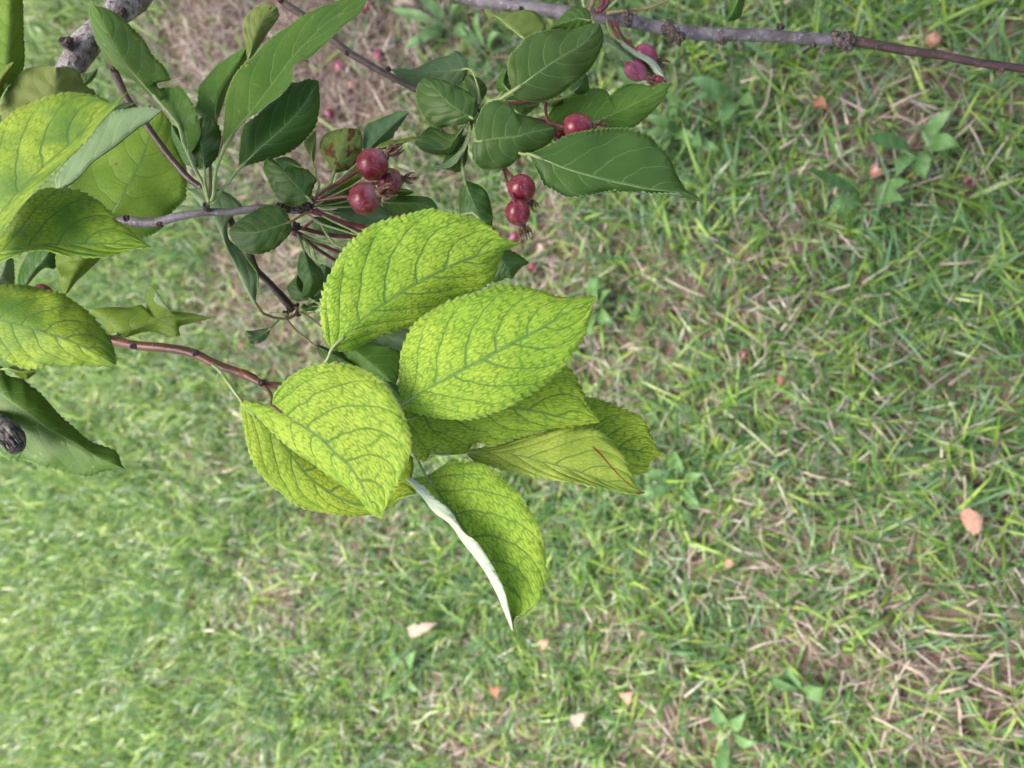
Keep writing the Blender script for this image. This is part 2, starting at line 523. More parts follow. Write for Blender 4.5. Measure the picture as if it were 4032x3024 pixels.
def bare_amount(x, y):
    b = np.zeros_like(x)
    for g, r, s in BG:
        d2 = ((x - g[0]) ** 2 + (y - g[1]) ** 2) / (r * r)
        b = np.maximum(b, s * np.exp(-d2 * 0.8))
    return b


def vnoise(x, y, f, seed):
    r = np.random.default_rng(seed)
    o = np.zeros_like(x)
    for k in range(6):
        a = r.uniform(0, 6.28)
        ff = f * r.uniform(0.6, 1.6)
        o += np.sin(ff * (x * math.cos(a) + y * math.sin(a)) + r.uniform(0, 6.28))
    return o / 6 * 1.6


def blades(n, x0, x1, y0, y1, segs, keep):
    x = rng.uniform(x0, x1, n)
    y = rng.uniform(y0, y1, n)
    k = keep(x, y)
    x, y = x[k], y[k]
    bare = bare_amount(x, y)
    cl = vnoise(x, y, 28, 3)
    cl2 = vnoise(x, y, 95, 8)
    k = rng.random(len(x)) > np.clip(bare * 0.45 + 0.2 * (cl < -0.55) + 0.45 * (cl2 < -0.35), 0, 0.9)
    x, y, bare, cl, cl2 = x[k], y[k], bare[k], cl[k], cl2[k]
    n = len(x)
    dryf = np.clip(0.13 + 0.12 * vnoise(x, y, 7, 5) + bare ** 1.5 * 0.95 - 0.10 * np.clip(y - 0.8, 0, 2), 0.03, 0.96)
    dry = rng.random(n) < dryf
    L = np.where(dry, rng.uniform(0.015, 0.05, n), rng.uniform(0.03, 0.08, n) * (1 + 0.22 * cl + 0.22 * cl2))
    Wd = np.where(dry, rng.uniform(0.0010, 0.0028, n), 0.0016 + 0.0042 * rng.random(n) ** 1.5)
    ph = rng.uniform(0, 2 * math.pi, n)
    th0 = np.where(dry, rng.uniform(0.75, 1.5, n), rng.uniform(0.1, 1.25, n))
    th1 = np.where(dry, rng.uniform(-0.3, 0.4, n), rng.uniform(0.1, 1.3, n))
    tw = rng.normal(0, 0.6, n)
    hd = np.stack([np.cos(ph), np.sin(ph), np.zeros(n)], 1)
    sd_ = np.stack([-np.sin(ph + tw), np.cos(ph + tw), rng.normal(0, 0.25, n)], 1)
    c = np.stack([x, y, lumps(x, y) + np.where(dry, rng.uniform(0.001, 0.022, n), -0.003)], 1)
    V = np.zeros((n, 2 * segs + 1, 3))
    for s in range(segs):
        wv = Wd * 0.5 * (1 - (s / segs) ** 2.2)
        V[:, 2 * s] = c - sd_ * wv[:, None]
        V[:, 2 * s + 1] = c + sd_ * wv[:, None]
        th = th0 + th1 * (s + 0.5) / segs
        c = c + (L / segs)[:, None] * (hd * np.sin(th)[:, None] + np.array([0, 0, 1.0]) * np.cos(th)[:, None])
        c[:, 2] = np.maximum(c[:, 2], lumps(c[:, 0], c[:, 1]) + 0.001)
    V[:, 2 * segs] = c
    tri = []
    for s in range(segs - 1):
        tri += [(2 * s, 2 * s + 1, 2 * s + 3), (2 * s, 2 * s + 3, 2 * s + 2)]
    tri.append((2 * segs - 2, 2 * segs - 1, 2 * segs))
    tri = np.array(tri)
    nv = 2 * segs + 1
    Fc = (tri[None] + (np.arange(n) * nv)[:, None, None]).reshape(-1, 3)
    g = rng.random(n)
    h2 = rng.random(n)
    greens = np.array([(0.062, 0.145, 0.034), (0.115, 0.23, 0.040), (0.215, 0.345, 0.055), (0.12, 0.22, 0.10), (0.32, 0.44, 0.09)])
    g = g + 0.16 * np.clip(y - 0.9, 0, 1.5) * (g < 0.9)  # blades farther out picked lighter: the brighter open-sky light put into their colour
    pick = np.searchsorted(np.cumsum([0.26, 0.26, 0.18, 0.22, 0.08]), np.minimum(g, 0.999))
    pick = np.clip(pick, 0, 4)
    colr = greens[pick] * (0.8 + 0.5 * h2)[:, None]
    dr = np.array([(0.35, 0.295, 0.225), (0.25, 0.195, 0.16), (0.47, 0.42, 0.34), (0.17, 0.13, 0.105)])
    colr = np.where(dry[:, None], dr[rng.integers(0, 4, n)] * (0.75 + 0.5 * h2)[:, None], colr)
    pk = (dry & (bare > 0.3))[:, None]
    colr = np.where(pk, colr * np.array([1.0, 0.88, 0.92]), colr)
    colv = np.repeat(colr[:, None], nv, 1)
    return V.reshape(-1, 3), Fc, colv.reshape(-1, 3)


def fast_mesh(name, V, Fc, colr, mat):
    me = bpy.data.meshes.new(name)
    me.vertices.add(len(V))
    me.vertices.foreach_set('co', V.astype(np.float32).ravel())
    me.loops.add(Fc.size)
    me.loops.foreach_set('vertex_index', Fc.astype(np.int32).ravel())
    me.polygons.add(len(Fc))
    me.polygons.foreach_set('loop_start', np.arange(0, Fc.size, 3, dtype=np.int32))
    me.polygons.foreach_set('loop_total', np.full(len(Fc), 3, np.int32))
    me.polygons.foreach_set('use_smooth', np.ones(len(Fc), bool))
    at = me.color_attributes.new('tint', 'FLOAT_COLOR', 'POINT')
    at.data.foreach_set('color', np.concatenate([colr, np.ones((len(colr), 1))], 1).astype(np.float32).ravel())
    me.materials.append(mat)
    me.update()
    me.validate()
    return me


def in_core(x, y):
    return np.ones(len(x), bool)


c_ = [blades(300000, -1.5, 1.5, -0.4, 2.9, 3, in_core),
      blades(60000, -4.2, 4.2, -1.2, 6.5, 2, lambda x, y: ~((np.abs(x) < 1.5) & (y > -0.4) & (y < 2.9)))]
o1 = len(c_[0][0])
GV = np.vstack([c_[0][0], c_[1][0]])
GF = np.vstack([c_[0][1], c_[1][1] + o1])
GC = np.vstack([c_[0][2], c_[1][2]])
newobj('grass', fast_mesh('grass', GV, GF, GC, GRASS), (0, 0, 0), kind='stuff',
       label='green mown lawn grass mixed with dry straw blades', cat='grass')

# ------------------------------------------------------------------ the crab apple tree
trunk_at = ground((820, -420))
TREE = newobj('crabapple_tree', None, (trunk_at[0], trunk_at[1], 0.0),
              label='crabapple tree with lime and dark green leaves and small crimson fruit', cat='tree')


def px_branch(name, spec, zs, hw, mat, sides=10, bump=0.06, knobs=(), n=60, seed=1, label=None, start=None, kmat=None):
    """spec: picture points; zs: depth at each; hw: half width in picture px at each. start: world points to begin from."""
    P = pts(spec)
    n0 = len(P)
    zs = np.interp(np.linspace(0, 1, n0), np.linspace(0, 1, len(zs)), zs)
    hw = np.interp(np.linspace(0, 1, n0), np.linspace(0, 1, len(hw)), hw)
    Wp = world(P, zs)
    R = hw * zs / F
    if start is not None:
        st, sr = start
        Wp = np.vstack([np.asarray(st, float), Wp])
        R = np.concatenate([sr, R])
    Q = resample(np.concatenate([Wp, R[:, None]], 1), n)
    V, Fc = tube_geo(Q[:, :3], Q[:, 3], sides, bump, seed)
    o = mesh_obj(name, V, Fc, mat, TREE, label=label)
    for kx in knobs:
        kp, kz, kr = pts(kx[0])[0], kx[1], kx[2]
        knob(o, kp, kz, kr, seed + int(kp[0]), mat=kmat)
    return o


def knob(parent, p, z, r_px, seed, name='bud', mat=None):
    r_ = np.random.default_rng(seed)
    c = world(np.array([p]), z)[0]
    R = r_px * z / F
    V, Fc = ico(2)
    V = V * R
    V *= (1 + 0.22 * np.sin(V @ r_.normal(0, 1, 3) / R * 6)[:, None] + 0.07 * r_.normal(size=(len(V), 1)))
    V = V @ np.diag([1.0, 0.85, 1.1]) + c
    return mesh_obj(name, V, Fc, mat or BUD, parent, smooth=False)


_ico = {}


def ico(sub):
    if sub not in _ico:
        import bmesh
        bm = bmesh.new()
        bmesh.ops.create_icosphere(bm, subdivisions=sub, radius=1)
        _ico[sub] = (np.array([v.co[:] for v in bm.verts]), [tuple(v.index for v in f.verts) for f in bm.faces])
        bm.free()
    return _ico[sub]


tb = np.array([trunk_at[0], trunk_at[1], 0.0])
fork = tb + np.array([-0.05, -0.03, 0.80])
# trunk
Q = resample(np.array([tb + (0, 0, -0.05), tb + (0.01, 0, 0.25), tb + (-0.03, -0.01, 0.55), fork, fork + (-0.03, -0.02, 0.3), fork + (0.02, 0.05, 0.9), fork + (0.1, 0.05, 1.6)]), 50)
V, Fc = tube_geo(Q, np.interp(np.linspace(0, 1, 50), [0, .06, .3, .5, 1], [.085, .062, .052, .045, .015]), 16, 0.07, 3)
mesh_obj('trunk', V, Fc, BARK, TREE, label='grey bark trunk')


def wp(spec, z):
    return world(pts(spec), z)


# thick grey limb entering over the top edge
g_in = wp('S 640,-420 560,-180', [0.60, 0.46])
px_branch('branch', 'A 1180,-80 1070,30 1010,110 900,250 740,400 620,520 560,680 420,900 150,1150 -200,1350', [0.40, 0.39, 0.385, 0.38, 0.375, 0.37, 0.37, 0.37, 0.38, 0.40],
          [62, 58, 50, 48, 55, 48, 44, 40, 36, 30], BARK, 14, 0.11, n=70, seed=4, label='thick grey knobbly limb',
          start=(np.vstack([fork, (fork + g_in[0]) / 2 + (0, 0, 0.10), g_in[0]]), [0.03, 0.02, 0.014]),
          knobs=[('A 590,380', .365, 26), ('A 1060,110', .372, 22)])
# dark twig hanging through the left half to the small spur
px_branch('twig', 'A 900,330 940,430 990,600 1060,760 1120,880 1270,1080 1450,1330 1620,1530 1730,1620 1900,1740 2060,2020 2180,2220 E 240,800 330,890 440,1010 510,1090 560,1150', [0.375, 0.37, 0.365, 0.36, 0.36, 0.362, 0.365, 0.37],
          [17, 15, 14, 13, 13, 13, 14, 13, 15, 18], BARK_R, 10, 0.05, n=80, seed=6, label='thin dark hanging twig',
          knobs=[('A 985,610', .364, 9), ('A 1440,1350', .362, 8), ('E 540,1130', .369, 16), ('E 590,1120', .368, 13), ('E 500,1180', .369, 13), ('E 610,1190', .368, 10), ('E 270,830', .368, 9)])
# branch with the main fruit spur
px_branch('branch', 'A 400,1050 300,1500 D 250,200 560,420 1050,375 1200,390 1370,385 1500,350 1640,320 1790,300 1990,300 E 100,290 230,270 420,265 560,270 660,265 740,225', [0.375, 0.36, 0.345, 0.342, 0.34, 0.338, 0.338, 0.338],
          [24, 22, 20, 19, 18, 16, 15, 14, 14, 17, 19, 14], BARK_D, 12, 0.07, n=80, seed=8, label='smooth grey purple branch ending in a fruit spur',
          knobs=[('D 1100,350', .338, 13), ('D 1390,410', .337, 13), ('D 1800,265', .337, 14), ('D 1790,240', .337, 12), ('E 460,250', .337, 20), ('E 510,265', .336, 16), ('E 640,270', .335, 20),
                 ('E 690,250', .334, 18), ('E 740,200', .333, 15), ('E 590,420', .345, 17), ('E 570,460', .346, 14)])
# branch reaching the second leaf spur
c_in = wp('S 900,-300', 0.52)
px_branch('branch', 'S 1030,-90 B 430,-10 540,60 640,130 900,340 1020,440 1150,520 1290,600 1380,640 1480,690 1620,780 1800,870 2000,930 2160,960', [0.42, 0.40, 0.385, 0.375, 0.37, 0.365],
          [16, 15, 14, 14, 13, 13, 14, 13], BARK_R, 10, 0.06, n=70, seed=9, label='dark speckled twig reaching to a leaf spur',
          start=(np.vstack([fork + (0.0, -0.02, -0.08), (fork + c_in[0]) / 2 + (0, 0, .04), c_in[0]]), [0.018, 0.010, 0.007]),
          knobs=[('B 1030,460', .372, 10), ('B 1390,600', .37, 11), ('B 450,0', .385, 13), ('B 2165,940', .362, 15), ('B 2180,980', .362, 13)])
# long lower branch along the top edge
d_in = wp('S 1100,-500', 0.60)
D_OBJ = px_branch('branch', 'S 1600,-110 C 100,-20 300,15 560,60 850,100 1160,140 1490,180 1700,225 1900,270 2212,300 T 400,210 700,215 800,230 1000,240 1130,248',
                  [0.46, 0.43, 0.42, 0.41, 0.405, 0.40, 0.395, 0.39, 0.388], [26, 26, 26, 27, 26, 25, 25, 25, 24, 23, 24], BARK_D, 12, 0.06, n=100, seed=12,
                  label='long grey knotted branch',
                  start=(np.vstack([fork + (0, -0.03, -0.22), (fork + d_in[0]) / 2 + (0, -0.02, -0.08), d_in[0]]), [0.03, 0.018, 0.013]),
                  knobs=[('C 1490,130', .395, 24), ('C 1490,190', .393, 20), ('C 1840,250', .388, 30), ('C 1880,290', .385, 30), ('C 1935,335', .382, 22), ('C 1960,320', .384, 16), ('T 730,165', .396, 17), ('T 380,255', .393, 15),
                         ('T 930,265', .39, 17), ('T 1060,235', .388, 28), ('T 1110,255', .386, 33), ('T 1150,245', .387, 31), ('T 1150,290', .386, 18), ('T 1330,285', .385, 14), ('T 2080,425', .378, 13), ('C 560,80', .41, 12)])
px_branch('twig', 'T 1080,240 1180,250 1250,262 1450,300 1700,335 1900,375 2100,405 2300,430 2700,480', [0.389, 0.386, 0.38, 0.376], [20, 19, 18, 17, 15, 16, 14, 12], BARK_R, 10, 0.07, n=70, seed=33,
          label='dark red speckled end of the long branch')
# red outer shoot carrying the lime leaves
px_branch('shoot', 'S -420,1120 S -160,1220 200,1290 G 960,85 1160,130 1400,150 1580,175 1720,215 1860,290 2050,360 2212,420 H 100,360 260,450 330,475 480,490 700,560 1000,680 1300,850 1500,960 1640,1060', [0.33, 0.315, 0.305, 0.30, 0.298, 0.295, 0.293, 0.292, 0.292, 0.292],
          [20, 19, 18, 18, 17, 16, 14, 13, 11, 8], BARK_O, 12, 0.015, n=80, seed=14, kmat=BARK_R, label='glossy reddish brown new shoot',
          knobs=[('G 1165,140', .294, 13), ('G 1700,200', .292, 13), ('H 285,465', .290, 13), ('H 300,450', .290, 9)])
# limb above the picture that carries the left hand leaves
l_in = wp('S 200,-500 -250,-150', [0.56, 0.46])
px_branch('branch', 'S -330,150 -370,500 -380,900 -390,1200 -360,1500 -300,1750', [0.40, 0.37, 0.345, 0.33, 0.32, 0.31], [26, 22, 18, 14, 12], BARK_D, 10, 0.06, n=60, seed=17,
          start=(np.vstack([fork + (0, 0, 0.12), (fork + l_in[0]) / 2 + (0, 0, .12), l_in]), [0.022, 0.014, 0.011, 0.008]))
px_branch('branch_stub', 'S -330,1560 -120,1640 G -40,780 40,850 90,920 120,980 145,1050', [0.315, 0.30, 0.283, 0.278, 0.275, 0.274, 0.273], [20, 30, 34, 40, 46, 45, 26], STUBW, 12, 0.16, n=40, seed=21,
          label='short broken stub of weathered grey wood')
stub_bits = []
for k in range(11):
    a0 = np.array([5 + 11 * k, 940 - 9 * k + random.uniform(-20, 20)])
    p0 = pts('G %f,%f' % (a0[0] - 40, a0[1] - 40))
    p1 = pts('G %f,%f' % (a0[0] + 60 + random.uniform(0, 25), a0[1] + 120 + random.uniform(-25, 20)))
    Pq = world(np.vstack([p0, (p0 + p1) / 2, p1]), [0.272, 0.2685, 0.269])
    stub_bits.append(tube_geo(resample(Pq, 8), np.linspace(0.0016, 0.0002, 8), 4, 0.25, k))
V, Fc = merge(stub_bits)
mesh_obj('splinters', V, Fc, STUBW, bpy.data.objects['branch_stub'])

# ---------------------------------------------------------------- leaves
LEAFN = [0]


def leaf(mats, mid, L, R, z, dl=0.004, dr=0.004, bow=0.0, pet=None, zp=None, petr=(4.5, 4.5), foldL=None, foldR=None,
         label=None, teeth=0.0006, wave=0.0012, petm=None, mr=3.2, nc=6, period=0.0026):
    LEAFN[0] += 1
    seed = LEAFN[0]
    if mats[0] in (LIME, LIME2, LIMESCAR, LIMEHALF):
        teeth, period = teeth * 1.6, 0.0030
    else:
        teeth *= 1.3
        dl, dr = dl * 1.5, dr * 1.5
    r_ = np.random.default_rng(seed)
    M = pts(mid)

    def rail(s):
        Pq = pts(s)
        if np.linalg.norm(Pq[0] - M[0]) > 4:
            Pq = np.vstack([M[:1], Pq])
        if np.linalg.norm(Pq[-1] - M[-1]) > 4:
            Pq = np.vstack([Pq, M[-1:]])
        return Pq
    Lp, Rp = rail(L), rail(R)
    zm = 0.5 * (z[0] + z[1])
    elen = np.sum(np.linalg.norm(np.diff(Lp, axis=0), axis=1)) * zm / F
    n = int(np.clip(elen / period * 5, 30, 190))
    t = np.linspace(0, 1, n)
    Mr, Lr, Rr = resample(M, n), resample(Lp, n), resample(Rp, n)
    zmid = z[0] + (z[1] - z[0]) * t + bow * 4 * t * (1 - t)
    env = np.sin(math.pi * np.clip(t, 0, 1)) ** 0.6
    # columns from left edge to right edge
    cols, us, dzs = [], [], []
    uu = np.linspace(0, 1, nc + 1)

    def side(Er, d, fold, sg):
        out = []
        for u in uu[1:]:
            if fold is not None:
                fr, fd, uf = fold
                if u <= uf:
                    k = u / uf
                    p = Mr + (fr - Mr) * k
                    dz = fd * k ** 1.3
                else:
                    k = (u - uf) / (1 - uf)
                    p = fr + (Er - fr) * k
                    dz = fd + (d - fd) * k
            else:
                p = Mr + (Er - Mr) * u
                dz = d * u ** 1.4
            out.append((sg * u, p, dz))
        return out
    fl = fr_ = None
    if foldL:
        fl = (resample(rail(foldL[0]), n), foldL[1], foldL[2] if len(foldL) > 2 else 0.55)
    if foldR:
        fr_ = (resample(rail(foldR[0]), n), foldR[1], foldR[2] if len(foldR) > 2 else 0.55)
    allc = side(Lr, dl, fl, -1)[::-1] + [(0.0, Mr, 0.0)] + side(Rr, dr, fr_, 1)
    k1, k2 = r_.uniform(1.5, 3.0), r_.uniform(3.5, 6.0)
    p1, p2, p3, p4 = r_.uniform(0, 6.28, 4)
    G = np.zeros((len(allc), n, 3))
    for ci, (u, p, dz) in enumerate(allc):
        sgp = p1 if u < 0 else p2
        wv = wave * (abs(u) ** 2) * (np.sin(6.28 * k1 * t + sgp) + 0.5 * np.sin(6.28 * k2 * t + p3 + sgp)) * env
        G[ci] = world(p, zmid + dz * env + wv)
    # teeth on both edges, pointing to the tip
    for ci, cj in ((0, 1), (len(allc) - 1, len(allc) - 2)):
        E = G[ci]
        out = E - G[cj]
        # outward in the blade: perpendicular to the edge
        Tt = np.gradient(E, axis=0)
        Tt /= np.linalg.norm(Tt, axis=1)[:, None] + 1e-9
        ow = G[ci] - G[len(allc) // 2]
        ow = ow - (ow * Tt).sum(1)[:, None] * Tt
        ow /= np.linalg.norm(ow, axis=1)[:, None] + 1e-9
        s = np.concatenate([[0], np.cumsum(np.linalg.norm(np.diff(E, axis=0), axis=1))])
        ph = s / period + 0.25 * np.sin(s / period * 0.7 + p4)
        saw = np.mod(ph, 1.0)
        amp = teeth * np.clip(t / 0.1, 0, 1) * np.clip((1 - t) / 0.05, 0, 1) * (0.8 + 0.4 * np.sin(ph * 0.9 + p1))
        tooth = np.where(saw < 0.8, saw / 0.8, (1 - saw) / 0.2) - 0.4
        G[ci] = E + ow * (amp * tooth)[:, None] + Tt * (amp * 0.5 * np.clip(tooth, 0, 1))[:, None]
    nu = len(allc)
    du = np.gradient(G, axis=0)
    dv = np.gradient(G, axis=1)
    N = np.cross(du, dv)
    N /= np.linalg.norm(N, axis=2)[..., None] + 1e-12
    mc = nu // 2
    tocam = C0n - G[mc]
    flip = np.sum(N[mc, 3:-3] * tocam[3:-3]) < 0
    if flip:
        N = -N
    th = 0.00028
    Top = G.reshape(-1, 3)
    Bot = (G - N * th).reshape(-1, 3)
    nv = nu * n
    ii, jj = np.meshgrid(np.arange(nu - 1), np.arange(n - 1), indexing='ij')
    q = np.stack([ii * n + jj, (ii + 1) * n + jj, (ii + 1) * n + jj + 1, ii * n + jj + 1], -1).reshape(-1, 4)
    if flip:
        q = q[:, ::-1]
    qb = q[:, ::-1] + nv
    loop = [(i * n) for i in range(nu)] + [(nu - 1) * n + j for j in range(1, n)] + [i * n + n - 1 for i in range(nu - 2, -1, -1)] + [j for j in range(n - 2, 0, -1)]
    loop = np.array(loop)
    nxt = np.roll(loop, -1)
    rim = np.stack([loop, loop + nv, nxt + nv, nxt], 1)
    if flip:
        rim = rim[:, ::-1]
    faces = np.vstack([q, qb, rim])
    midx = np.concatenate([np.zeros(len(q), int), np.ones(len(qb), int), np.zeros(len(rim), int)])
    # coordinates on the blade
    ucol = np.array([c[0] for c in allc])
    hw = np.zeros((nu, n))
    step = np.linalg.norm(np.diff(G, axis=0), axis=2)
    cum = np.concatenate([np.zeros((1, n)), np.cumsum(step, axis=0)])
    hw = (cum - cum[mc]) * 100
    sl = np.concatenate([[0], np.cumsum(np.linalg.norm(np.diff(G[mc], axis=0), axis=1))]) * 100
    uvA = np.stack([np.repeat(ucol[:, None] * 0.5 + 0.5, n, 1), np.repeat(t[None], nu, 0)], -1).reshape(-1, 2)
    uvB = np.stack([hw, np.repeat(sl[None], nu, 0)], -1).reshape(-1, 2)
    o = mesh_obj('leaf', np.vstack([Top, Bot]), faces.tolist(), list(mats), TREE, midx=midx,
                 uv={'uv': np.vstack([uvA, uvA]), 'phys': np.vstack([uvB, uvB])}, label=label)
    # midrib: a slim raised rib through the blade
    ns = 24
    idx = np.linspace(0, int(n * 0.96), ns).astype(int)
    rr = mr * zm / F * np.linspace(1.0, 0.22, ns) * 0.8
    cen = G[mc][idx] - N[mc][idx] * (th * 0.5 + rr[:, None] * 0.45)
    V, Fc = tube_geo(cen, rr, 6)
    lime = mats[0] in (LIME, LIME2, LIMESCAR, LIMEHALF)
    mesh_obj('midrib', V, Fc, MIDL if lime else MIDG, o)
    if pet:
        Pp = pts(pet)
        if np.linalg.norm(Pp[0] - M[0]) > 4:
            Pp = np.vstack([M[:1], Pp])
        zz = np.linspace(z[0] + 0.0003, zp if zp else z[0], len(Pp))
        Wq = world(Pp, zz)
        Wq[0] = cen[0]
        V, Fc = tube_geo(resample(np.vstack([cen[2], Wq]), 24), np.linspace(petr[0], petr[1], 24) * zm / F, 7)
        mesh_obj('petiole', V, Fc, petm or PET_G, o)
    return o


LU = (LIME, PALEU)
L2U = (LIME2, PALEU)
HU = (LIMEHALF, PALEU)
GU = (GREEN, UNDER)
MU = (MOTTLE, UNDER)
FU = (FRESH, UNDER)
OU = (OLIVE, GREEN)
DU = (DUSTY, UNDER)
GY = (GREYU, GREEN)

# --- lime leaves of the new shoot
leaf(LU, 'E 900,1490 1000,1390 1200,1210 1540,980 1780,850 2050,720 F 150,695 300,635 430,590 560,572',
     'E 830,1390 800,1150 830,950 900,800 980,650 1080,540 1210,430 1320,380 1430,350 1580,310 1740,270 1850,285 1990,315 2150,345 F 240,390 320,450 415,530 560,572',
     'E 960,1505 1040,1515 1110,1490 1200,1440 1350,1370 1600,1290 1850,1180 F 0,1045 150,1000 280,920 330,850 380,700 430,630 560,572',
     (0.284, 0.292), dl=-0.002, dr=0.010, bow=-0.004, pet='H 870,240 820,310 760,420 700,560', zp=0.2915, petr=(6.5, 6), label='broad lime green leaf overlapping the crimson fruit stalks', teeth=0.0008, mr=4)
leaf(LU, 'H 1510,650 1700,530 1900,420 2100,310 2212,255 F 500,1430 700,1330 900,1210 1060,1110 1225,1035',
     'H 1490,560 1480,480 1500,350 1490,260 1510,160 E 1560,1360 1620,1270 1700,1200 1810,1130 1900,1080 F -10,1050 200,985 320,945 450,930 590,950 750,985 860,1030 1000,1045 1100,1040 1225,1035',
     'H 1540,690 1700,740 1900,775 2100,775 I 530,340 650,280 800,190 900,110 950,50 985,0 F 1070,1450 1130,1330 1160,1200 1185,1100 1225,1035',
     (0.270, 0.262), dl=0.009, dr=0.003, bow=-0.004, pet='H 1480,690 1450,780 1430,900', zp=0.292, petr=(6, 6), label='topmost lime leaf with dark netted veins', teeth=0.0008, mr=4)
leaf(LU, 'H 375,655 550,780 790,940 940,1090 1060,1200 1170,1380 1260,1540 1330,1650',
     'H 340,650 250,632 190,615 105,645 240,750 380,890 480,980 600,1080 720,1150 900,1290 1050,1400 1160,1500 1230,1590 1330,1650',
     'H 395,560 470,460 560,390 650,335 800,295 920,285 1020,290 1130,320 1230,370 1330,440 1400,510 1450,590 1510,700 1550,800 1580,900 1590,1000 1580,1080 1550,1180 1510,1260 1480,1330 1440,1400 1400,1490 1350,1580 1330,1650',
     (0.272, 0.264), dl=0.009, dr=-0.005, bow=-0.002, pet='H 380,600 350,530 290,470', zp=0.2915, petr=(6, 8), petm=BARK_O, label='lime leaf folded along its midrib beside the red shoot', teeth=0.0007, mr=4)
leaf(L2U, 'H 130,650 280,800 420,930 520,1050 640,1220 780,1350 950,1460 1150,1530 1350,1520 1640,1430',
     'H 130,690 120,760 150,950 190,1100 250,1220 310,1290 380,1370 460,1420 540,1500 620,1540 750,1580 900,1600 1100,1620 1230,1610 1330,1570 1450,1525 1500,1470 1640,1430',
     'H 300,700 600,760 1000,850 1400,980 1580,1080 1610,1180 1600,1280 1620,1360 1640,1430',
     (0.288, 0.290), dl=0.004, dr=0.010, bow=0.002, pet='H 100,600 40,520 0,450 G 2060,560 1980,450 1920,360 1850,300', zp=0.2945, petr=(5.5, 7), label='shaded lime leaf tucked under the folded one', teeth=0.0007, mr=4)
leaf(LU, 'I 115,720 170,790 230,870 290,950 350,1050 420,1150 480,1240 540,1330 590,1450 620,1560 635,1640',
     'I 60,728 50,738 118,788 170,845 255,912 305,990 345,1050 412,1100 472,1180 532,1285 580,1385 608,1490 628,1580 635,1640',
     'I 160,690 230,650 290,625 390,635 470,650 560,710 620,770 680,830 720,900 770,970 800,1060 820,1150 830,1250 830,1300 815,1380 790,1450 730,1500 680,1540 640,1560 635,1640',
     (0.284, 0.276), dl=-0.0085, dr=-0.004, bow=-0.001, foldL=('I 40,720 -20,728 0,742 80,830 150,920 250,990 320,1090 400,1190 470,1290 540,1420 590,1540 635,1640', -0.006),
     pet='I 95,680 75,640 55,600 30,560', zp=0.292, petr=(7, 7), label='hanging lime leaf with one edge rolled to show its whitish underside', teeth=0.0007, mr=4)
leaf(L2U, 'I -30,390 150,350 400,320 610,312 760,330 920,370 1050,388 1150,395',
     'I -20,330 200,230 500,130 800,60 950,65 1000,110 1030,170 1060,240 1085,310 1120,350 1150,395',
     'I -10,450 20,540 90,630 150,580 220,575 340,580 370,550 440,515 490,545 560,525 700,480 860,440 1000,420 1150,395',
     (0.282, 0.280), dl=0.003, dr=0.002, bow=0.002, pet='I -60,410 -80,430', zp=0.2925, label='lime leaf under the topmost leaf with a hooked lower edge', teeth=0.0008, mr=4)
leaf((LIMESCAR, PALEU), 'I 360,575 560,575 650,590 800,630 950,670 1100,720 1250,775 1340,800 1420,815',
     'I 430,550 560,525 700,480 860,445 1000,425 1120,440 1200,490 1250,550 1300,620 1340,690 1352,740 1380,795 1420,815',
     'I 390,620 450,645 520,660 600,690 700,705 850,735 1000,755 1150,785 1300,815 1380,822 1420,815',
     (0.290, 0.284), dl=0.003, dr=-0.003, bow=-0.002, pet='I 250,585 150,585 70,590 10,560', zp=0.292, petr=(5.5, 6), label='narrow lime leaf with a rust red scratch and scorched tip', teeth=0.0006, mr=4)
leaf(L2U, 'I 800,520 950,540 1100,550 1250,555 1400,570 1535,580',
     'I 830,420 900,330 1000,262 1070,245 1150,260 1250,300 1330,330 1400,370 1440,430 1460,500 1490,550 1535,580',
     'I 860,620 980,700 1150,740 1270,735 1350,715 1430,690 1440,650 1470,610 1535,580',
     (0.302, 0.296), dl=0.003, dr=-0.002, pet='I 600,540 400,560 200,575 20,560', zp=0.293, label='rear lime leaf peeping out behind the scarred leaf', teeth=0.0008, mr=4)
# --- darker leaves behind them
leaf(GU, 'H 750,135 880,200 1070,300 1180,380', 'H 800,130 900,170 1000,200 1060,270 1150,350', 'H 780,200 820,250 900,330 1050,400', (0.325, 0.33), dl=0.002, dr=0.004,
     pet='E 700,1420 620,1360 550,1290 510,1230 520,1180', zp=0.368, petr=(5, 5), petm=PET_R, label='small two toned leaf under the broad lime leaf')
leaf(MU, 'H 900,40 1100,180 1280,330 1450,490', 'H 950,150 1000,195 1060,290 1200,370 1330,430 1390,470', 'H 1000,20 1170,90 1350,130 1500,190 1490,300 1480,400', (0.328, 0.325), dl=0.003, dr=0.004,
     pet='E 800,1290 700,1210 630,1170', zp=0.368, petm=PET_R, petr=(4.5, 4.5), label='dark leaf between the lime leaves')
leaf(DU, 'H 1050,-60 1250,0 1400,60 1620,100', 'H 1100,-90 1300,-90 1500,-50 1590,20', 'H 1100,0 1190,100 1330,150 1500,188 1580,160', (0.336, 0.335), pet='E 850,1200 720,1180 620,1180', zp=0.368, petr=(4, 4))
leaf(GU, 'H 1350,430 1480,560 1560,640 1650,740', 'H 1420,560 1500,700 1540,760', 'H 1450,470 1560,560 1640,640', (0.300, 0.300), dl=0.002, dr=0.002, pet='H 1300,600 1250,740', zp=0.292, petr=(4, 4))

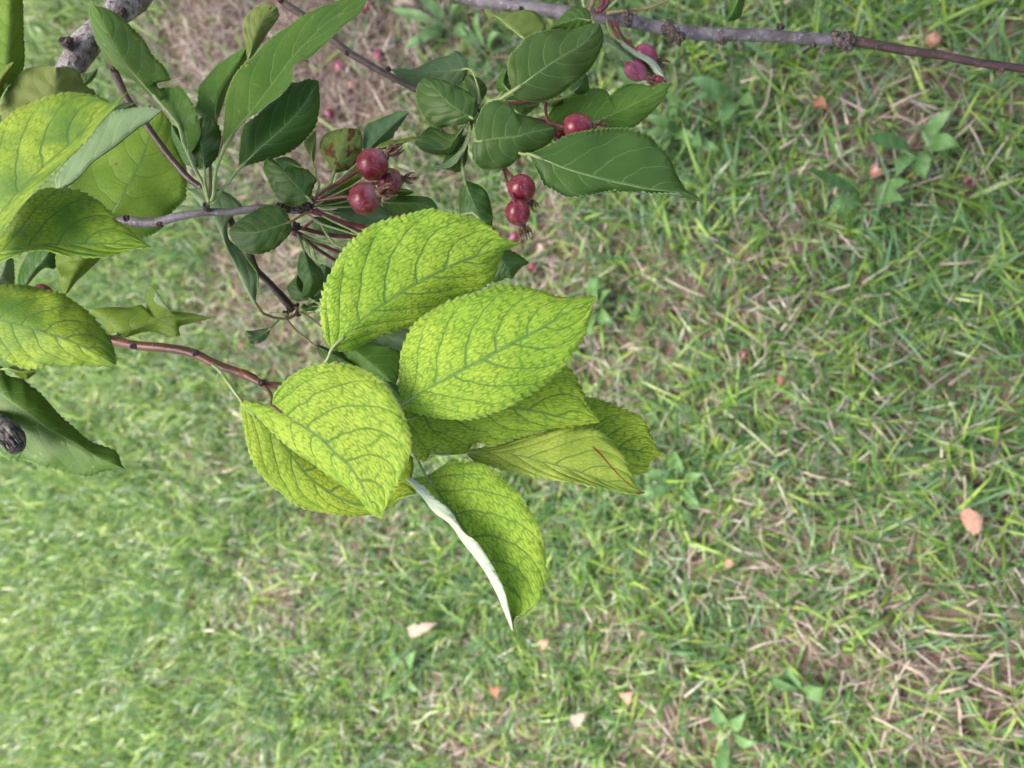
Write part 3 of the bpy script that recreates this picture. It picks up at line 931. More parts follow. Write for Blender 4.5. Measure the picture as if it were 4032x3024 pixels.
# --- leaves on the left edge
leaf(HU, 'A -260,2150 -30,1900 180,1650 410,1430 630,1240 800,1060 930,940 1110,795',
     'A -300,1800 -250,1500 -120,1220 0,1080 130,960 280,890 450,830 600,800 750,815 850,835 940,880 980,905 1110,795',
     'A -130,2180 0,2058 100,1910 220,1750 330,1640 430,1540 580,1390 760,1210 880,1060 1000,930 1110,795',
     (0.272, 0.262), dl=0.006, dr=-0.014, bow=-0.003, pet='S -220,1010 -390,1030', zp=0.338, petr=(6, 7), label='big lime leaf with its near margin turned up as a pale strip', mr=4)
leaf(HU, 'D -260,690 0,640 150,605 350,590 600,580 800,575 1000,580 1150,585 1320,600',
     'D -200,560 0,430 150,250 300,130 420,85 500,92 600,95 700,115 800,165 870,205 920,260 980,310 1020,370 1100,430 1170,490 1240,550 1320,600',
     'D -150,790 0,738 100,690 250,640 400,630 480,652 600,685 750,690 870,690 1000,675 1100,640 1200,615 1320,600',
     (0.282, 0.274), dl=0.006, dr=-0.006, bow=-0.002, pet='D -500,750 -850,780', zp=0.338, petr=(6, 7), label='bright lime leaf with a pointed tip in front of the grey branch', mr=4)
leaf(HU, 'D -260,1190 0,1240 200,1290 400,1350 600,1420 800,1510 950,1600 1015,1640',
     'D -220,1020 -100,940 0,930 200,930 350,960 450,985 550,1010 620,1060 700,1110 760,1160 820,1220 880,1290 940,1370 980,1450 1010,1560 1015,1640',
     'D -240,1400 G -100,160 0,230 80,280 130,305 200,338 280,340 400,315 550,305 700,305 850,310 980,315 1010,305',
     (0.268, 0.262), dl=0.012, dr=0.004, bow=-0.005, pet='D -450,1180 -820,1150', zp=0.335, petr=(6, 7), label='smooth domed lime leaf above the red shoot', mr=4)
leaf(MU, 'G -280,420 0,550 70,600 200,690 400,840 540,920 680,1000 820,1090 960,1160 1100,1215',
     'G -240,250 -120,230 0,310 60,390 130,410 200,425 260,480 330,530 420,620 530,750 650,850 780,960 900,1010 1000,1045 1040,1100 1060,1170 1100,1215',
     'G -250,750 -150,950 0,1075 100,1130 200,1130 360,1185 480,1210 600,1250 700,1270 800,1260 920,1225 1000,1215 1100,1215',
     (0.290, 0.282), dl=0.006, dr=0.003, bow=-0.003, pet='S -220,1480 -360,1500', zp=0.320, petr=(6, 6), label='large dark green leaf behind the broken stub', teeth=0.0007, mr=4)
leaf(FU, 'A 30,780 60,500 90,200 80,-250', 'A -150,600 -200,300 -150,0', 'A 140,690 190,640 215,500 205,250 200,0 160,-150', (0.300, 0.305), dl=0.004, dr=0.006,
     pet='A -200,1000 -500,1100', zp=0.356, petr=(6, 6), label='tall pale green leaf standing beside the thick grey limb')
leaf(FU, 'A -60,900 0,700 120,540', 'A -120,700 0,600 60,560', 'A 0,860 60,720 110,620', (0.296, 0.292), pet='A -300,1100 -600,1250', zp=0.352, petr=(5, 5))
leaf((OLIVE, UNDER), 'A 330,1150 420,950 470,800 490,588', 'A 100,1100 0,980 30,840 90,740 200,620 300,580 430,565 490,588', 'A 550,1000 750,900 830,800 740,740 690,630 600,580 490,588',
     (0.298, 0.295), dl=0.002, dr=0.008, pet='A 200,1350 -200,1500 -700,1600', zp=0.346, petr=(5, 6), label='olive leaf with a dull bloom behind the big lime leaf')
leaf(GU, 'A 650,800 760,690 855,590', 'A 680,720 700,645 780,635', 'A 760,740 830,670', (0.33, 0.33), pet='A 500,900', zp=0.36, teeth=0.0004)
leaf(GY, 'A 500,1660 680,1535 800,1405 1000,1262 1200,1105 1300,1045 1410,960',
     'A 480,1560 530,1470 640,1340 760,1220 950,1000 1060,955 1150,942 1250,925 1340,930 1410,960',
     'A 560,1650 690,1545 810,1415 1010,1275 1210,1115 1310,1055 1410,960', (0.305, 0.300), dl=0.004, dr=0.003,
     pet='A 420,1740 D 100,300 -300,250 -800,300', zp=0.346, petr=(5, 6), label='folded leaf showing its grey green underside', teeth=0.0009)
leaf(GU, 'A 900,1060 1000,980 1170,900', 'A 960,960 1080,900', 'A 1000,1040 1120,960', (0.312, 0.312), teeth=0.0006)
leaf(FU, 'D 920,430 980,310 1100,100 A 1230,1400 1330,1100 1400,950',
     'D 800,330 700,220 600,90 A 640,1560 720,1380 850,1220 1000,1080 1250,980 1400,950',
     'D 1050,560 1230,530 1400,450 1500,300 1610,190 1620,100 A 1630,1580 1620,1450 1560,1320 1490,1080 1440,1000 1400,950',
     (0.372, 0.384), dl=0.003, dr=0.004, pet='D 850,520 700,500 560,430', zp=0.345, petr=(6, 7), label='broad yellowish green leaf crossed by the dark twig', mr=4)
leaf(GU, 'D 170,1010 260,860 350,740 460,600', 'D 150,920 170,800 220,690 300,600', 'D 240,930 380,790 480,790 500,650', (0.318, 0.318), pet='D 100,1130 -300,1150 -800,1000', zp=0.338, petr=(4, 5))
leaf(GY, 'D -60,940 20,820 60,700', 'D -160,880 -120,760', 'D 110,930 125,800 110,700', (0.322, 0.322), pet='D -400,1000 -850,900', zp=0.34, petr=(4, 5))
leaf(FU, 'D 780,560 730,690 650,850 570,1015', 'D 640,560 500,640 485,730 510,850 540,970', 'D 900,600 885,690 780,800 670,900 600,990', (0.316, 0.312), dl=0.002, dr=0.005,
     pet='D 760,450 700,440', zp=0.345, petr=(5, 6), label='olive green leaf with its tip hanging down', teeth=0.0003)
leaf((FRESH, UNDER), 'D 950,1378 1150,1320 1440,1215 1560,1222 1700,1215 1890,1205',
     'D 900,1280 850,1220 780,1155 870,1130 1000,1125 1130,1130 1230,1105 1275,1150 1270,1080 1290,1000 1315,950 1360,1000 1350,1070 1440,1160 1500,1165 1570,1170 1700,1185 1780,1215 1890,1205',
     'D 1100,1385 1280,1340 1400,1360 1490,1385 1565,1370 1560,1300 1650,1270 1760,1245 1890,1205', (0.312, 0.310), dl=0.004, dr=0.003, wave=0.003,
     pet='D 940,1400', zp=0.305, petr=(7, 7), label='crumpled insect chewed leaf on the red shoot', teeth=0.0004)
leaf(FU, 'G 60,330 180,360 325,352', 'G 120,310 250,320', 'G 160,400 230,425 280,400', (0.285, 0.285), pet='G -200,350 -700,300', zp=0.332, petr=(4, 5), teeth=0.0003)

# --- first spur: leaves pointing up the picture
leaf(MU, 'A 1390,890 1250,740 1100,570 1000,400 900,200 800,0', 'A 1300,830 1150,690 1000,590 890,450 830,340 790,200 775,100 800,0',
     'A 1440,820 1360,740 1400,715 1480,700 1470,650 1420,570 1330,480 1270,370 1220,310 1130,220 1040,140 960,90 890,60 830,50 800,0', (0.338, 0.345), dl=0.006, dr=0.004, bow=-0.003,
     pet='A 1480,990 1560,1100 1600,1250 1690,1450 1770,1600 D 1810,150 1810,240', zp=0.337, petr=(7, 6), label='long mottled leaf with an insect bitten notch', teeth=0.0006)
leaf(MU, 'A 1645,1350 1620,1200 1570,1080 1500,950 1490,762', 'A 1600,1200 1500,1000 1390,880 1345,835 1390,770', 'A 1720,1230 1745,1130 1700,970 1650,860 1560,758', (0.336, 0.342), dl=0.004, dr=-0.002,
     pet='A 1700,1480 1770,1610 D 1815,230', zp=0.337, petr=(6, 6), label='chewed leaf with pale turned edge below the long mottled leaf')
leaf(GU, 'A 1780,1480 1760,1300 1740,1200 1790,1010', 'A 1700,1440 1650,1350 1680,1300 1720,1200 1715,1100 1740,1030', 'A 1830,1440 1920,1330 1935,1240 1920,1140 1880,1060', (0.334, 0.338), dl=0.004, dr=0.004,
     pet='A 1785,1600 D 1820,210', zp=0.336, petr=(5, 5), label='small rounded dark leaf at the first leaf spur', teeth=0.0004)
leaf(GU, 'A 1770,1490 1650,1330 1560,1210 1490,1080', 'A 1620,1430 1560,1330 1500,1200', 'A 1700,1370 1640,1270 1560,1130', (0.342, 0.345), teeth=0.0004, pet='A 1790,1600 D 1820,220', zp=0.337, petr=(4, 4))
leaf((MOTTLE, UNDER), 'A 1880,1070 1880,920 1940,760 2060,580 2191,330', 'A 1750,1010 1695,960 1720,880 1730,760 1780,690 1870,590 2000,490 2140,410', 'A 1930,950 2000,740 2120,560 2200,420', (0.346, 0.352), dl=0.003, dr=0.008,
     pet='A 1840,1300 1830,1500 D 1840,200', zp=0.337, petr=(6, 6), petm=PET_R, label='pale green leaf behind the long leaf', teeth=0.0007)
leaf(OU, 'B 165,545 230,330 300,160 420,60', 'B 150,420 130,300 130,200 170,110 260,50 340,25', 'B 210,490 270,400 340,290 435,150 430,90', (0.342, 0.35), dl=0.002, dr=0.004,
     pet='B 100,750 0,1000 A 1900,1400 D 1845,200', zp=0.338, petr=(5, 5), petm=PET_R, label='rounded olive leaf seen from below', teeth=0.0004)
leaf(MU, 'B -40,1290 70,1120 160,1020 260,900 440,660 560,500 800,250 1000,90 1210,-40',
     'B -46,1240 -40,1050 -30,880 10,740 60,640 130,560 210,490 300,390 420,290 530,220 640,140 780,70 950,10 1080,-50 1210,-40',
     'B 0,1220 60,1130 150,1035 250,980 350,900 450,830 540,720 550,650 560,575 640,515 700,500 800,410 880,340 1000,220 1100,140 1170,70 1210,-40', (0.328, 0.350), dl=0.003, dr=-0.004, bow=-0.005,
     pet='A 1940,1320 1890,1450 1870,1560 D 1860,150 1840,200', zp=0.336, petr=(7, 7), label='longest leaf, mottled green, stretching up to the dark speckled twig', mr=4.5)
leaf(GU, 'B 90,1470 250,1310 380,1200 560,1030 680,880 785,700', 'B 95,1300 130,1100 250,1000 400,850 530,725 600,718 690,690', 'B 200,1430 350,1390 480,1350 600,1280 700,1180 760,1090 790,960 795,850', (0.336, 0.342), dl=0.003, dr=0.006, bow=-0.003,
     pet='B 40,1530 0,1590 A 1930,1650 D 1890,190 1845,220', zp=0.337, petr=(6, 6), label='plain dark green leaf below the longest leaf', mr=4)
# --- fruit spur leaves
leaf(GU, 'E 705,190 570,45 500,-30 420,-110 325,-165', 'E 750,60 770,20 740,-20 690,-70 620,-90 550,-90 490,-52 450,-100 400,-150 350,-175', 'E 640,235 560,250 490,230 430,180 380,110 340,20 310,-50 305,-110', (0.330, 0.334), dl=0.004, dr=0.002, bow=-0.003,
     pet='E 730,220', zp=0.332, petr=(5, 5), label='dark leaf with a dented upper edge at the fruit spur', teeth=0.0005)
leaf(GU, 'B 640,1470 520,1410 400,1385', 'B 600,1410 500,1365', 'B 560,1480 470,1490 430,1430', (0.345, 0.345), teeth=0.0004, pet='E 700,100 740,190', zp=0.335, petr=(4, 4))
leaf(GU, 'E 545,380 400,430 250,475 100,475 5,460', 'E 500,300 430,245 330,240 250,270 150,330 50,400', 'E 545,470 470,560 400,620 280,665 180,660 100,620 40,560 8,500', (0.326, 0.330), dl=0.003, dr=0.005, bow=-0.004,
     pet='E 620,335 690,295', zp=0.334, petr=(5, 5), petm=PET_R, label='oval dark leaf overlapping the grey purple branch', teeth=0.0005, mr=4)
leaf((OLIVED, GREEN), 'B 915,1510 960,1350 1000,1230 1040,1115', 'B 870,1420 800,1330 795,1250 830,1180 900,1140 980,1122', 'B 1060,1470 1140,1370 1172,1270 1165,1180 1130,1125', (0.343, 0.346), dl=0.003, dr=0.004,
     pet='B 900,1560 E 880,60 760,170', zp=0.334, petr=(6, 5), label='pale olive leaf with brown dead patches above the fruit', teeth=0.0002)
leaf(DU, 'B 1180,1335 1330,1180 1450,1070 1578,970', 'B 1170,1250 1180,1150 1195,1095 1250,1060 1400,1000 1470,970', 'B 1250,1310 1330,1250 1430,1200 1445,1160 1500,1090', (0.350, 0.352), dl=0.003, dr=0.004, teeth=0.0005, pet='B 1080,1480 E 820,140', zp=0.334, petr=(4, 4), label='blue green leaf behind the uppermost fruit')
leaf(FU, 'B 1285,1295 1400,1265 1520,1235 1680,1212', 'B 1370,1230 1500,1212 1600,1190', 'B 1400,1300 1500,1262 1580,1230', (0.346, 0.346), teeth=0.0004, pet='B 1150,1400 E 800,160', zp=0.334, petr=(4, 4))
leaf(OU, 'B 740,1440 720,1350 745,1230 760,1130', 'B 700,1340 655,1250 700,1190', 'B 755,1350 765,1230', (0.348, 0.35), teeth=0.0003, pet='B 770,1560 E 790,60 760,170', zp=0.335, petr=(5, 5))
leaf(DU, 'E 800,285 960,300 1150,320 1395,350', 'E 930,275 1040,190 1200,170 1330,240 1390,310', 'E 940,320 1000,360 1100,400 1250,415 1370,390', (0.350, 0.352), dl=0.003, dr=0.003, teeth=0.0002, pet='E 760,270', zp=0.337, petr=(4, 4), label='blue green leaf under the middle fruit')
leaf(GU, 'E 1330,215 1500,220 1650,225 1822,272', 'E 1450,160 1600,155 1740,170 1800,220', 'E 1400,330 1550,330 1750,310', (0.353, 0.353), teeth=0.0003, pet='E 1100,250 800,260', zp=0.338, petr=(4, 4))
leaf(GU, 'E 760,250 850,190 950,170 1060,120', 'E 800,170 900,120 1000,90', 'E 840,260 950,260 1030,190', (0.352, 0.352), teeth=0.0003, pet='E 740,250', zp=0.338, petr=(4, 4))
leaf(GU, 'E 720,340 830,400 940,450 1070,510', 'E 850,340 960,370 1050,430', 'E 730,440 800,490 920,525 1000,525', (0.357, 0.357), teeth=0.0003, pet='E 690,300', zp=0.338, petr=(4, 4))
leaf(FU, 'E 830,170 950,80 1060,20 B 1170,1540', 'E 900,60 1000,-10 1080,-60 B 1130,1445', 'E 960,112 1050,80 1150,10', (0.344, 0.346), teeth=0.0004, pet='E 760,220', zp=0.335, petr=(4, 4))
leaf(MU, 'E 1400,130 1500,110 1622,125', 'E 1470,90 1560,100', 'E 1450,150 1560,150', (0.352, 0.352), teeth=0.0005, pet='E 1200,170 900,230 760,240', zp=0.336, petr=(3, 3))
leaf(FU, 'B 1340,1500 1400,1500 1445,1570', 'B 1390,1465 1425,1500', 'B 1370,1540 1410,1560', (0.339, 0.338), teeth=0.0001, pet='B 1250,1530 E 1000,110 800,200', zp=0.335, petr=(3, 3), nc=4)
leaf(GU, 'E 645,615 700,800 720,900 690,1000 640,1048', 'E 610,700 595,810 620,870 650,920 645,990 630,1040', 'E 700,680 760,750 810,800 832,870 810,960 750,1020 690,1050', (0.338, 0.334), dl=0.004, dr=0.003, pet='E 630,560 600,480', zp=0.345, petr=(5, 5), label='curved dark leaf hanging under the fruit spur', teeth=0.0003)
leaf(GU, 'E 720,1060 640,1010 590,930 600,840', 'E 600,1075 530,1020 510,950 560,890', 'E 760,1040 680,950 640,880', (0.352, 0.356), teeth=0.0003, pet='E 640,1110 590,1150', zp=0.368, petr=(3, 3))
leaf(DU, 'E 720,1050 780,1000 820,900 850,760', 'E 730,980 740,850 790,760', 'E 790,1085 870,1000 910,880 895,800', (0.356, 0.358), teeth=0.0004, pet='E 640,1110 600,1150', zp=0.368, petr=(3, 3))
leaf(GU, 'E 795,1120 740,1120 690,1140 630,1130', 'E 740,1085 690,1110 650,1095', 'E 760,1160 700,1160 660,1168', (0.350, 0.350), teeth=0.0002, pet='E 720,1180 620,1180', zp=0.366, petr=(3, 3))
leaf((GREYU, GREEN), 'E 290,1172 200,1040 100,850 -30,580 D 1900,400 1780,230 1630,95', 'E 240,1130 180,1040 120,920 20,690 D 1960,575 1860,370 1760,255', 'E 238,1110 240,1050 252,960 255,860 200,750 100,620 0,520 D 1995,340 2110,260 2060,190 1960,120 1850,90', (0.352, 0.356), dl=0.003, dr=0.004,
     pet='E 330,1195 400,1220 500,1228 570,1200 600,1150 590,1130', zp=0.366, petr=(6, 6), petm=PET_R, label='long pale leaf hanging from the lower spur, grey underside outward', teeth=0.0003)
leaf((MOTTLE, UNDER), 'E 250,1060 255,860 200,750 115,640', 'E 240,960 245,860 190,760', 'E 262,950 262,850 215,740', (0.350, 0.352), teeth=0.0003, mr=2)
leaf(DU, 'E 365,1310 300,1360 230,1395 170,1400', 'E 300,1315 210,1330 150,1335 170,1360', 'E 350,1370 310,1420 240,1450 190,1445', (0.358, 0.356), dl=0.004, dr=0.002, pet='E 410,1265 450,1225', zp=0.366, petr=(4, 4), label='tiny notched leaf hanging below the lower spur', teeth=0.0001)

# --- second spur leaves
leaf(DU, 'B 2085,600 1930,615 1780,625 1600,645 1410,605', 'B 2080,540 2050,490 1985,440 1920,480 1800,510 1700,560 1610,600 1520,595 1450,598', 'B 2060,680 1990,750 1850,780 1650,760 1500,690', (0.372, 0.378), dl=0.003, dr=0.004, pet='B 2130,640 2180,800 2170,940', zp=0.363, petr=(4, 4), label='dusty blue green leaf at the end of the speckled twig', teeth=0.0005)
leaf(GU, 'B 2138,1035 2020,970 1910,890 1800,770 1705,675', 'B 2165,960 2165,880 2150,840 2080,790 1980,740 1880,700 1780,680', 'B 2080,1065 2000,1090 1860,1110 1770,1100 1700,1020 1650,930 1630,830 1650,730', (0.352, 0.358), dl=0.003, dr=0.004, bow=-0.003, pet='B 2165,1010', zp=0.361, petr=(5, 5), label='glossy dark leaf beside the speckled twig at the second leaf spur', teeth=0.0005)
leaf(GU, 'B 2075,1060 1980,1190 1880,1300 1640,1270', 'B 2020,1110 1980,1165 1900,1160 1800,1110 1740,1110 1660,1180 1622,1240', 'B 2010,1230 1950,1330 1820,1350 1700,1320', (0.356, 0.360), dl=0.003, dr=0.002, pet='B 2120,1030', zp=0.361, petr=(5, 5), teeth=0.0005, label='dark leaf bent at its midrib under the second spur')
leaf(GU, 'B 2080,1180 2000,1330 1900,1430 1760,1450', 'B 1990,1190 1900,1300 1860,1420', 'B 2085,1330 2060,1440 2000,1502 1900,1475', (0.362, 0.360), dl=0.002, dr=0.003, teeth=0.0004, pet='B 2120,1050', zp=0.361, petr=(5, 5))
leaf(GY, 'B 2105,1110 2070,1220 2030,1310 1930,1410 1765,1450', 'B 2090,1140 2040,1270 1980,1340 1860,1430', 'B 2112,1140 2075,1260 2040,1330 1950,1440 1830,1468', (0.357, 0.355), dl=0.001, dr=-0.003, teeth=0.0002, pet='B 2110,1050 2150,980', zp=0.361, petr=(5, 5), mr=2)
leaf(GU, 'C 215,882 190,800 150,720 90,652', 'C 150,850 100,800 65,720 70,670', 'C 262,790 240,730 190,680 130,655', (0.366, 0.368), teeth=0.0003, pet='C 190,910', zp=0.362, petr=(4, 4))
leaf(GU, 'C 490,790 600,710 680,650 820,550 950,470 1080,390 1180,290 1242,202', 'C 450,690 440,560 470,470 540,400 590,330 690,280 800,260 900,255 1000,262 1080,235 1160,205', 'C 490,830 560,870 700,890 800,870 900,820 1000,740 1100,660 1180,570 1240,460 1272,370 1272,290', (0.345, 0.352), dl=0.003, dr=0.005, bow=-0.004,
     pet='C 440,825 380,860 270,890 190,940', zp=0.361, petr=(7, 7), label='large smooth dark leaf below the long grey branch', mr=4.5, teeth=0.0004)
leaf(GU, 'C 1165,180 1060,160 940,190 812,242', 'C 1160,120 1130,75 1060,60 970,80 900,150', 'C 1150,240 1000,290 880,270', (0.364, 0.366), teeth=0.0004, pet='C 1180,150', zp=0.400, petr=(4, 4), label='dark leaf against the long grey branch')
leaf((OLIVE, UNDER), 'C 585,338 460,235 350,150 225,66', 'C 690,310 775,250 750,170 700,110 620,85 500,100 380,132 290,110', 'C 520,310 400,220 320,150 270,150', (0.372, 0.378), dl=0.004, dr=0.002, teeth=0.0003, pet='C 620,480 400,800 230,910', zp=0.363, petr=(4, 4), label='olive leaf just under the start of the long grey branch')
leaf(GU, 'C 460,800 400,720 430,600', 'C 350,790 345,700 390,630', 'C 470,740 460,650', (0.362, 0.364), teeth=0.0003, pet='C 330,860 200,930', zp=0.362, petr=(4, 4))
leaf(GU, 'C 1010,800 1070,740 1130,640', 'C 980,770 1040,690', 'C 1060,825 1145,790 1145,700', (0.366, 0.366), teeth=0.0003, pet='C 900,860 600,880 300,900', zp=0.363, petr=(3, 4))
leaf(GU, 'C 400,880 520,880 640,920 730,890', 'C 500,830 650,860', 'C 470,920 540,980 600,1000 680,940', (0.362, 0.362), teeth=0.0003, pet='C 250,910', zp=0.362, petr=(4, 4))
leaf((OLIVE, UNDER), 'C 760,880 840,890 930,850', 'C 810,830 880,825', 'C 800,930 860,935', (0.368, 0.368), teeth=0.0002, pet='C 600,900 300,910', zp=0.363, petr=(3, 3))
leaf(GU, 'C 175,1232 350,1205 520,1190 650,1150 852,1115', 'C 155,1130 190,1000 230,920 330,870 420,890 480,930 510,980 600,1010 700,1050 790,1085', 'C 130,1260 130,1350 150,1420 210,1470 300,1480 400,1470 480,1430 540,1370 650,1330 750,1280 812,1240 850,1170', (0.345, 0.348), dl=0.004, dr=0.004, bow=-0.004,
     pet='C 160,1180 150,1100 165,980', zp=0.361, petr=(5, 5), label='broad blunt dark leaf beside the fruit at the second spur', teeth=0.0003, mr=4)
leaf(MU, 'C 750,1072 1000,1090 1200,1060 1360,990 1500,925 1650,850 1847,745', 'C 800,990 850,920 950,850 1050,800 1150,770 1250,770 1310,800 1345,858 1380,790 1480,735 1580,730 1700,750 1780,722', 'C 900,1130 1200,1120 1380,1112 1530,1110 1650,1020 1750,920 1812,840', (0.368, 0.368), dl=0.004, dr=0.003,
     pet='C 600,1030 300,960 180,950', zp=0.362, petr=(4, 5), label='yellow flecked leaf with a deep notch behind the fruit', teeth=0.0005, mr=4)
leaf(GU, 'C 630,1342 780,1400 950,1470 1150,1530 1300,1570 1500,1612 F 1650,95 1850,118 2010,140 2135,210', 'C 720,1310 850,1240 950,1180 1100,1140 1300,1115 1450,1110 1550,1130 1680,1180 1750,1260 1830,1330 1880,1430 1910,1510 F 1960,50 2010,120 2080,150', 'C 672,1430 722,1530 762,1610 F 822,88 882,127 952,165 1050,160 1200,136 1320,112 1480,80 1600,102 1660,128 1850,128 2000,135 2090,165',
     (0.340, 0.346), dl=0.004, dr=0.001, bow=-0.003, foldR=('C 670,1430 720,1530 760,1610 F 820,90 880,130 950,170 1050,166 1200,146 1320,126 1480,124 1600,130 1660,138 1850,146 2000,185', 0.004, 0.85), pet='C 560,1340 400,1250 250,1100 170,980', zp=0.361, petr=(6, 6), label='large pointed dark leaf reaching out over the lawn', teeth=0.0009, mr=5, wave=0.0018)

leaf(GU, 'F 60,20 110,150 160,270 210,370 385,520', 'F 20,110 10,200 20,320 80,430 200,510', 'F 100,30 200,70 260,130 290,220 310,330 312,420', (0.352, 0.350), dl=0.003, dr=0.003, pet='B 2055,1540 2030,1400 2060,1270 2100,1150 2130,1040', zp=0.361, petr=(6, 6), label='dark leaf hanging straight down behind the broad lime leaf', teeth=0.0002, mr=4)
leaf(GU, 'F 330,620 395,730 440,800 475,882', 'F 290,760 300,900 380,895 430,872', 'F 450,628 520,660 610,720 620,752 560,780 500,850', (0.330, 0.332), teeth=0.0008, pet='F 250,520 100,300 E 1500,600 1000,420 760,300', zp=0.337, petr=(4, 4), label='torn dark leaf tip beyond the broad lime leaf')
leaf((GREYU, GREEN), 'C 1250,350 1350,400 1450,470 1562,572', 'C 1275,290 1350,330 1450,410 1530,490', 'C 1265,430 1350,490 1450,538', (0.376, 0.380), teeth=0.0002, pet='C 1200,250 1180,170', zp=0.404, petr=(4, 4), label='pale speckled leaf hanging from the long grey branch')
leaf((PALEU, GREEN), 'C 1390,342 1540,470 1680,560 1812,678', 'C 1440,360 1560,440 1680,500 1750,560', 'C 1440,420 1540,502 1640,540 1720,640', (0.380, 0.378), teeth=0.0002, pet='C 1330,280 1300,180', zp=0.404, petr=(3, 3), label='whitish folded leaf beside the purple fruit')
leaf(GU, 'C 1570,530 1620,590 1700,660', 'C 1590,540 1650,535 1730,620', 'C 1570,570 1620,650 1680,682', (0.383, 0.382), teeth=0.0002, pet='C 1500,450 1400,330 1330,200', zp=0.404, petr=(2.5, 3))
leaf(GU, 'T 480,-120 470,0 405,132', 'T 430,-80 425,0', 'T 520,-60 508,30 480,110', (0.392, 0.395), pet='T 500,-220', zp=0.40, teeth=0.0003)


# ---------------------------------------------------------------- fruit
def fruit_geo(c, axis, r, elong=1.08, nu=20, nv=16, seed=0, dimple=True):
    ax = np.asarray(axis, float)
    ax /= np.linalg.norm(ax)
    e1 = np.cross(ax, [0.3, 0.9, 0.2])
    e1 /= np.linalg.norm(e1)
    e2 = np.cross(ax, e1)
    r_ = np.random.default_rng(seed)
    ph = r_.uniform(0, 6.28, 3)
    V, uvs = [], []
    for j in range(nv + 1):
        a = math.pi * j / nv
        x, rad = -math.cos(a), math.sin(a)
        rad *= 1.0 + 0.05 * x * -1
        xx = x * elong
        if dimple:
            xx += 0.22 * math.exp(-(rad / 0.28) ** 2) * (1 if x < 0 else -0.45)
        for i in range(nu):
            b = 2 * math.pi * i / nu
            rr = rad * (1 + 0.02 * math.sin(2 * b + ph[0]) + 0.015 * math.sin(5 * b + ph[1]) * rad)
            V.append(c + r * (xx * ax + rr * (math.cos(b) * e1 + math.sin(b) * e2)))
            uvs.append((i / nu, j / nv))
    Fc = []
    for j in range(nv):
        for i in range(nu):
            a, b = j * nu + i, j * nu + (i + 1) % nu
            Fc.append((a, b, b + nu, a + nu))
    return V, Fc, uvs, ax, e1, e2


def calyx_geo(c, ax, e1, e2, r, seed, ln=0.95):
    r_ = np.random.default_rng(seed + 50)
    geos = []
    p0 = c + ax * r * 0.93
    P = np.array([p0, p0 + ax * r * 0.18, p0 + ax * r * 0.34])
    geos.append(tube_geo(P, [r * 0.36, r * 0.24, r * 0.27], 10, 0.05, seed))
    for k in range(5):
        b = 2 * math.pi * k / 5 + r_.uniform(-0.2, 0.2)
        d = math.cos(b) * e1 + math.sin(b) * e2
        q = p0 + ax * r * 0.30 + d * r * 0.22
        tip = q + ax * r * ln * r_.uniform(0.5, 1.0) + d * r * r_.uniform(0.05, 0.4)
        Pq = resample(np.array([q, (q + tip) / 2 + d * r * 0.1, tip]), 7)
        geos.append(tube_geo(Pq, np.linspace(r * 0.17, r * 0.03, 7), 5, 0.15, k))
    for k in range(14):
        b = r_.uniform(0, 6.28)
        d = math.cos(b) * e1 + math.sin(b) * e2
        q = p0 + ax * r * 0.30 + d * r * r_.uniform(0.02, 0.15)
        tip = q + ax * r * ln * r_.uniform(0.5, 1.0) + d * r * r_.uniform(-0.05, 0.4) + r_.normal(0, r * 0.08, 3)
        geos.append(tube_geo(resample(np.array([q, (q + tip) / 2 + r_.normal(0, r * 0.06, 3), tip]), 5), np.linspace(r * 0.022, r * 0.014, 5), 4, 0, k))
    return merge(geos)


def fruit(cen, rpx, z, cal, dcal, stalk=None, zst=None, mat=None, elong=1.08, label=None, seed=0):
    """cal: picture point the calyx points at; dcal: its depth offset; stalk: picture points from the fruit outward"""
    c2 = pts(cen)[0]
    c = world(c2[None], z)[0]
    r = rpx * z / F
    tgt = world(pts(cal), z + dcal)[0]
    V, Fc, uvs, ax, e1, e2 = fruit_geo(c, tgt - c, r, elong, seed=seed)
    o = mesh_obj('crabapple', V, Fc, mat or APPLE, TREE, uv={'uv': uvs}, label=label)
    V, Fc = calyx_geo(c, ax * elong, e1, e2, r, seed)
    mesh_obj('calyx', V, Fc, DRYCAL, o)
    if stalk:
        Pp = pts(stalk)
        Wq = world(Pp, np.linspace(z + 0.001, zst, len(Pp)))
        Wq = np.vstack([c - ax * r * 0.8, Wq])
        V, Fc = tube_geo(resample(Wq, 24), np.linspace(7, 5.5, 24) * z / F, 7, 0.04, seed)
        mesh_obj('fruit_stalk', V, Fc, STALK, o)
    return o


fruit('B 1255,1430', 60, 0.334, 'B 1400,1330', -0.001, 'B 1120,1495 1000,1570 E 850,100 740,190', 0.332, label='round crimson fruit, uppermost on the fruit spur', seed=1)
fruit('B 1400,1575', 50, 0.345, 'B 1600,1550', 0.0, 'B 1260,1600 E 1000,110 760,205', 0.334, label='darker fruit half hidden between its two neighbours', seed=2)
fruit('E 1190,180', 64, 0.328, 'E 1380,115', -0.004, 'E 1040,165 860,185 740,205', 0.333, elong=1.0, label='plump crimson fruit with pale streaks on the fruit spur', seed=3)
fruit('F 562,95', 54, 0.342, 'F 640,220', 0.006, 'C 560,1600 470,1530 400,1440 300,1250 180,1000', 0.361, label='crimson fruit with a cracked skin line on the hanging pair', seed=4)
fruit('F 530,305', 49, 0.338, 'F 570,420', 0.003, 'F 470,120 430,20 C 410,1500 330,1300 170,990', 0.361, label='lower crimson fruit of the hanging pair', seed=5)
fruit('C 1050,1105', 52, 0.356, 'C 1240,1100', 0.0, 'C 930,1110 860,1085 790,1065 770,950 765,880 600,890 250,915', 0.362, elong=1.18, label='crimson fruit wedged between the notched and pointed leaves', seed=6)
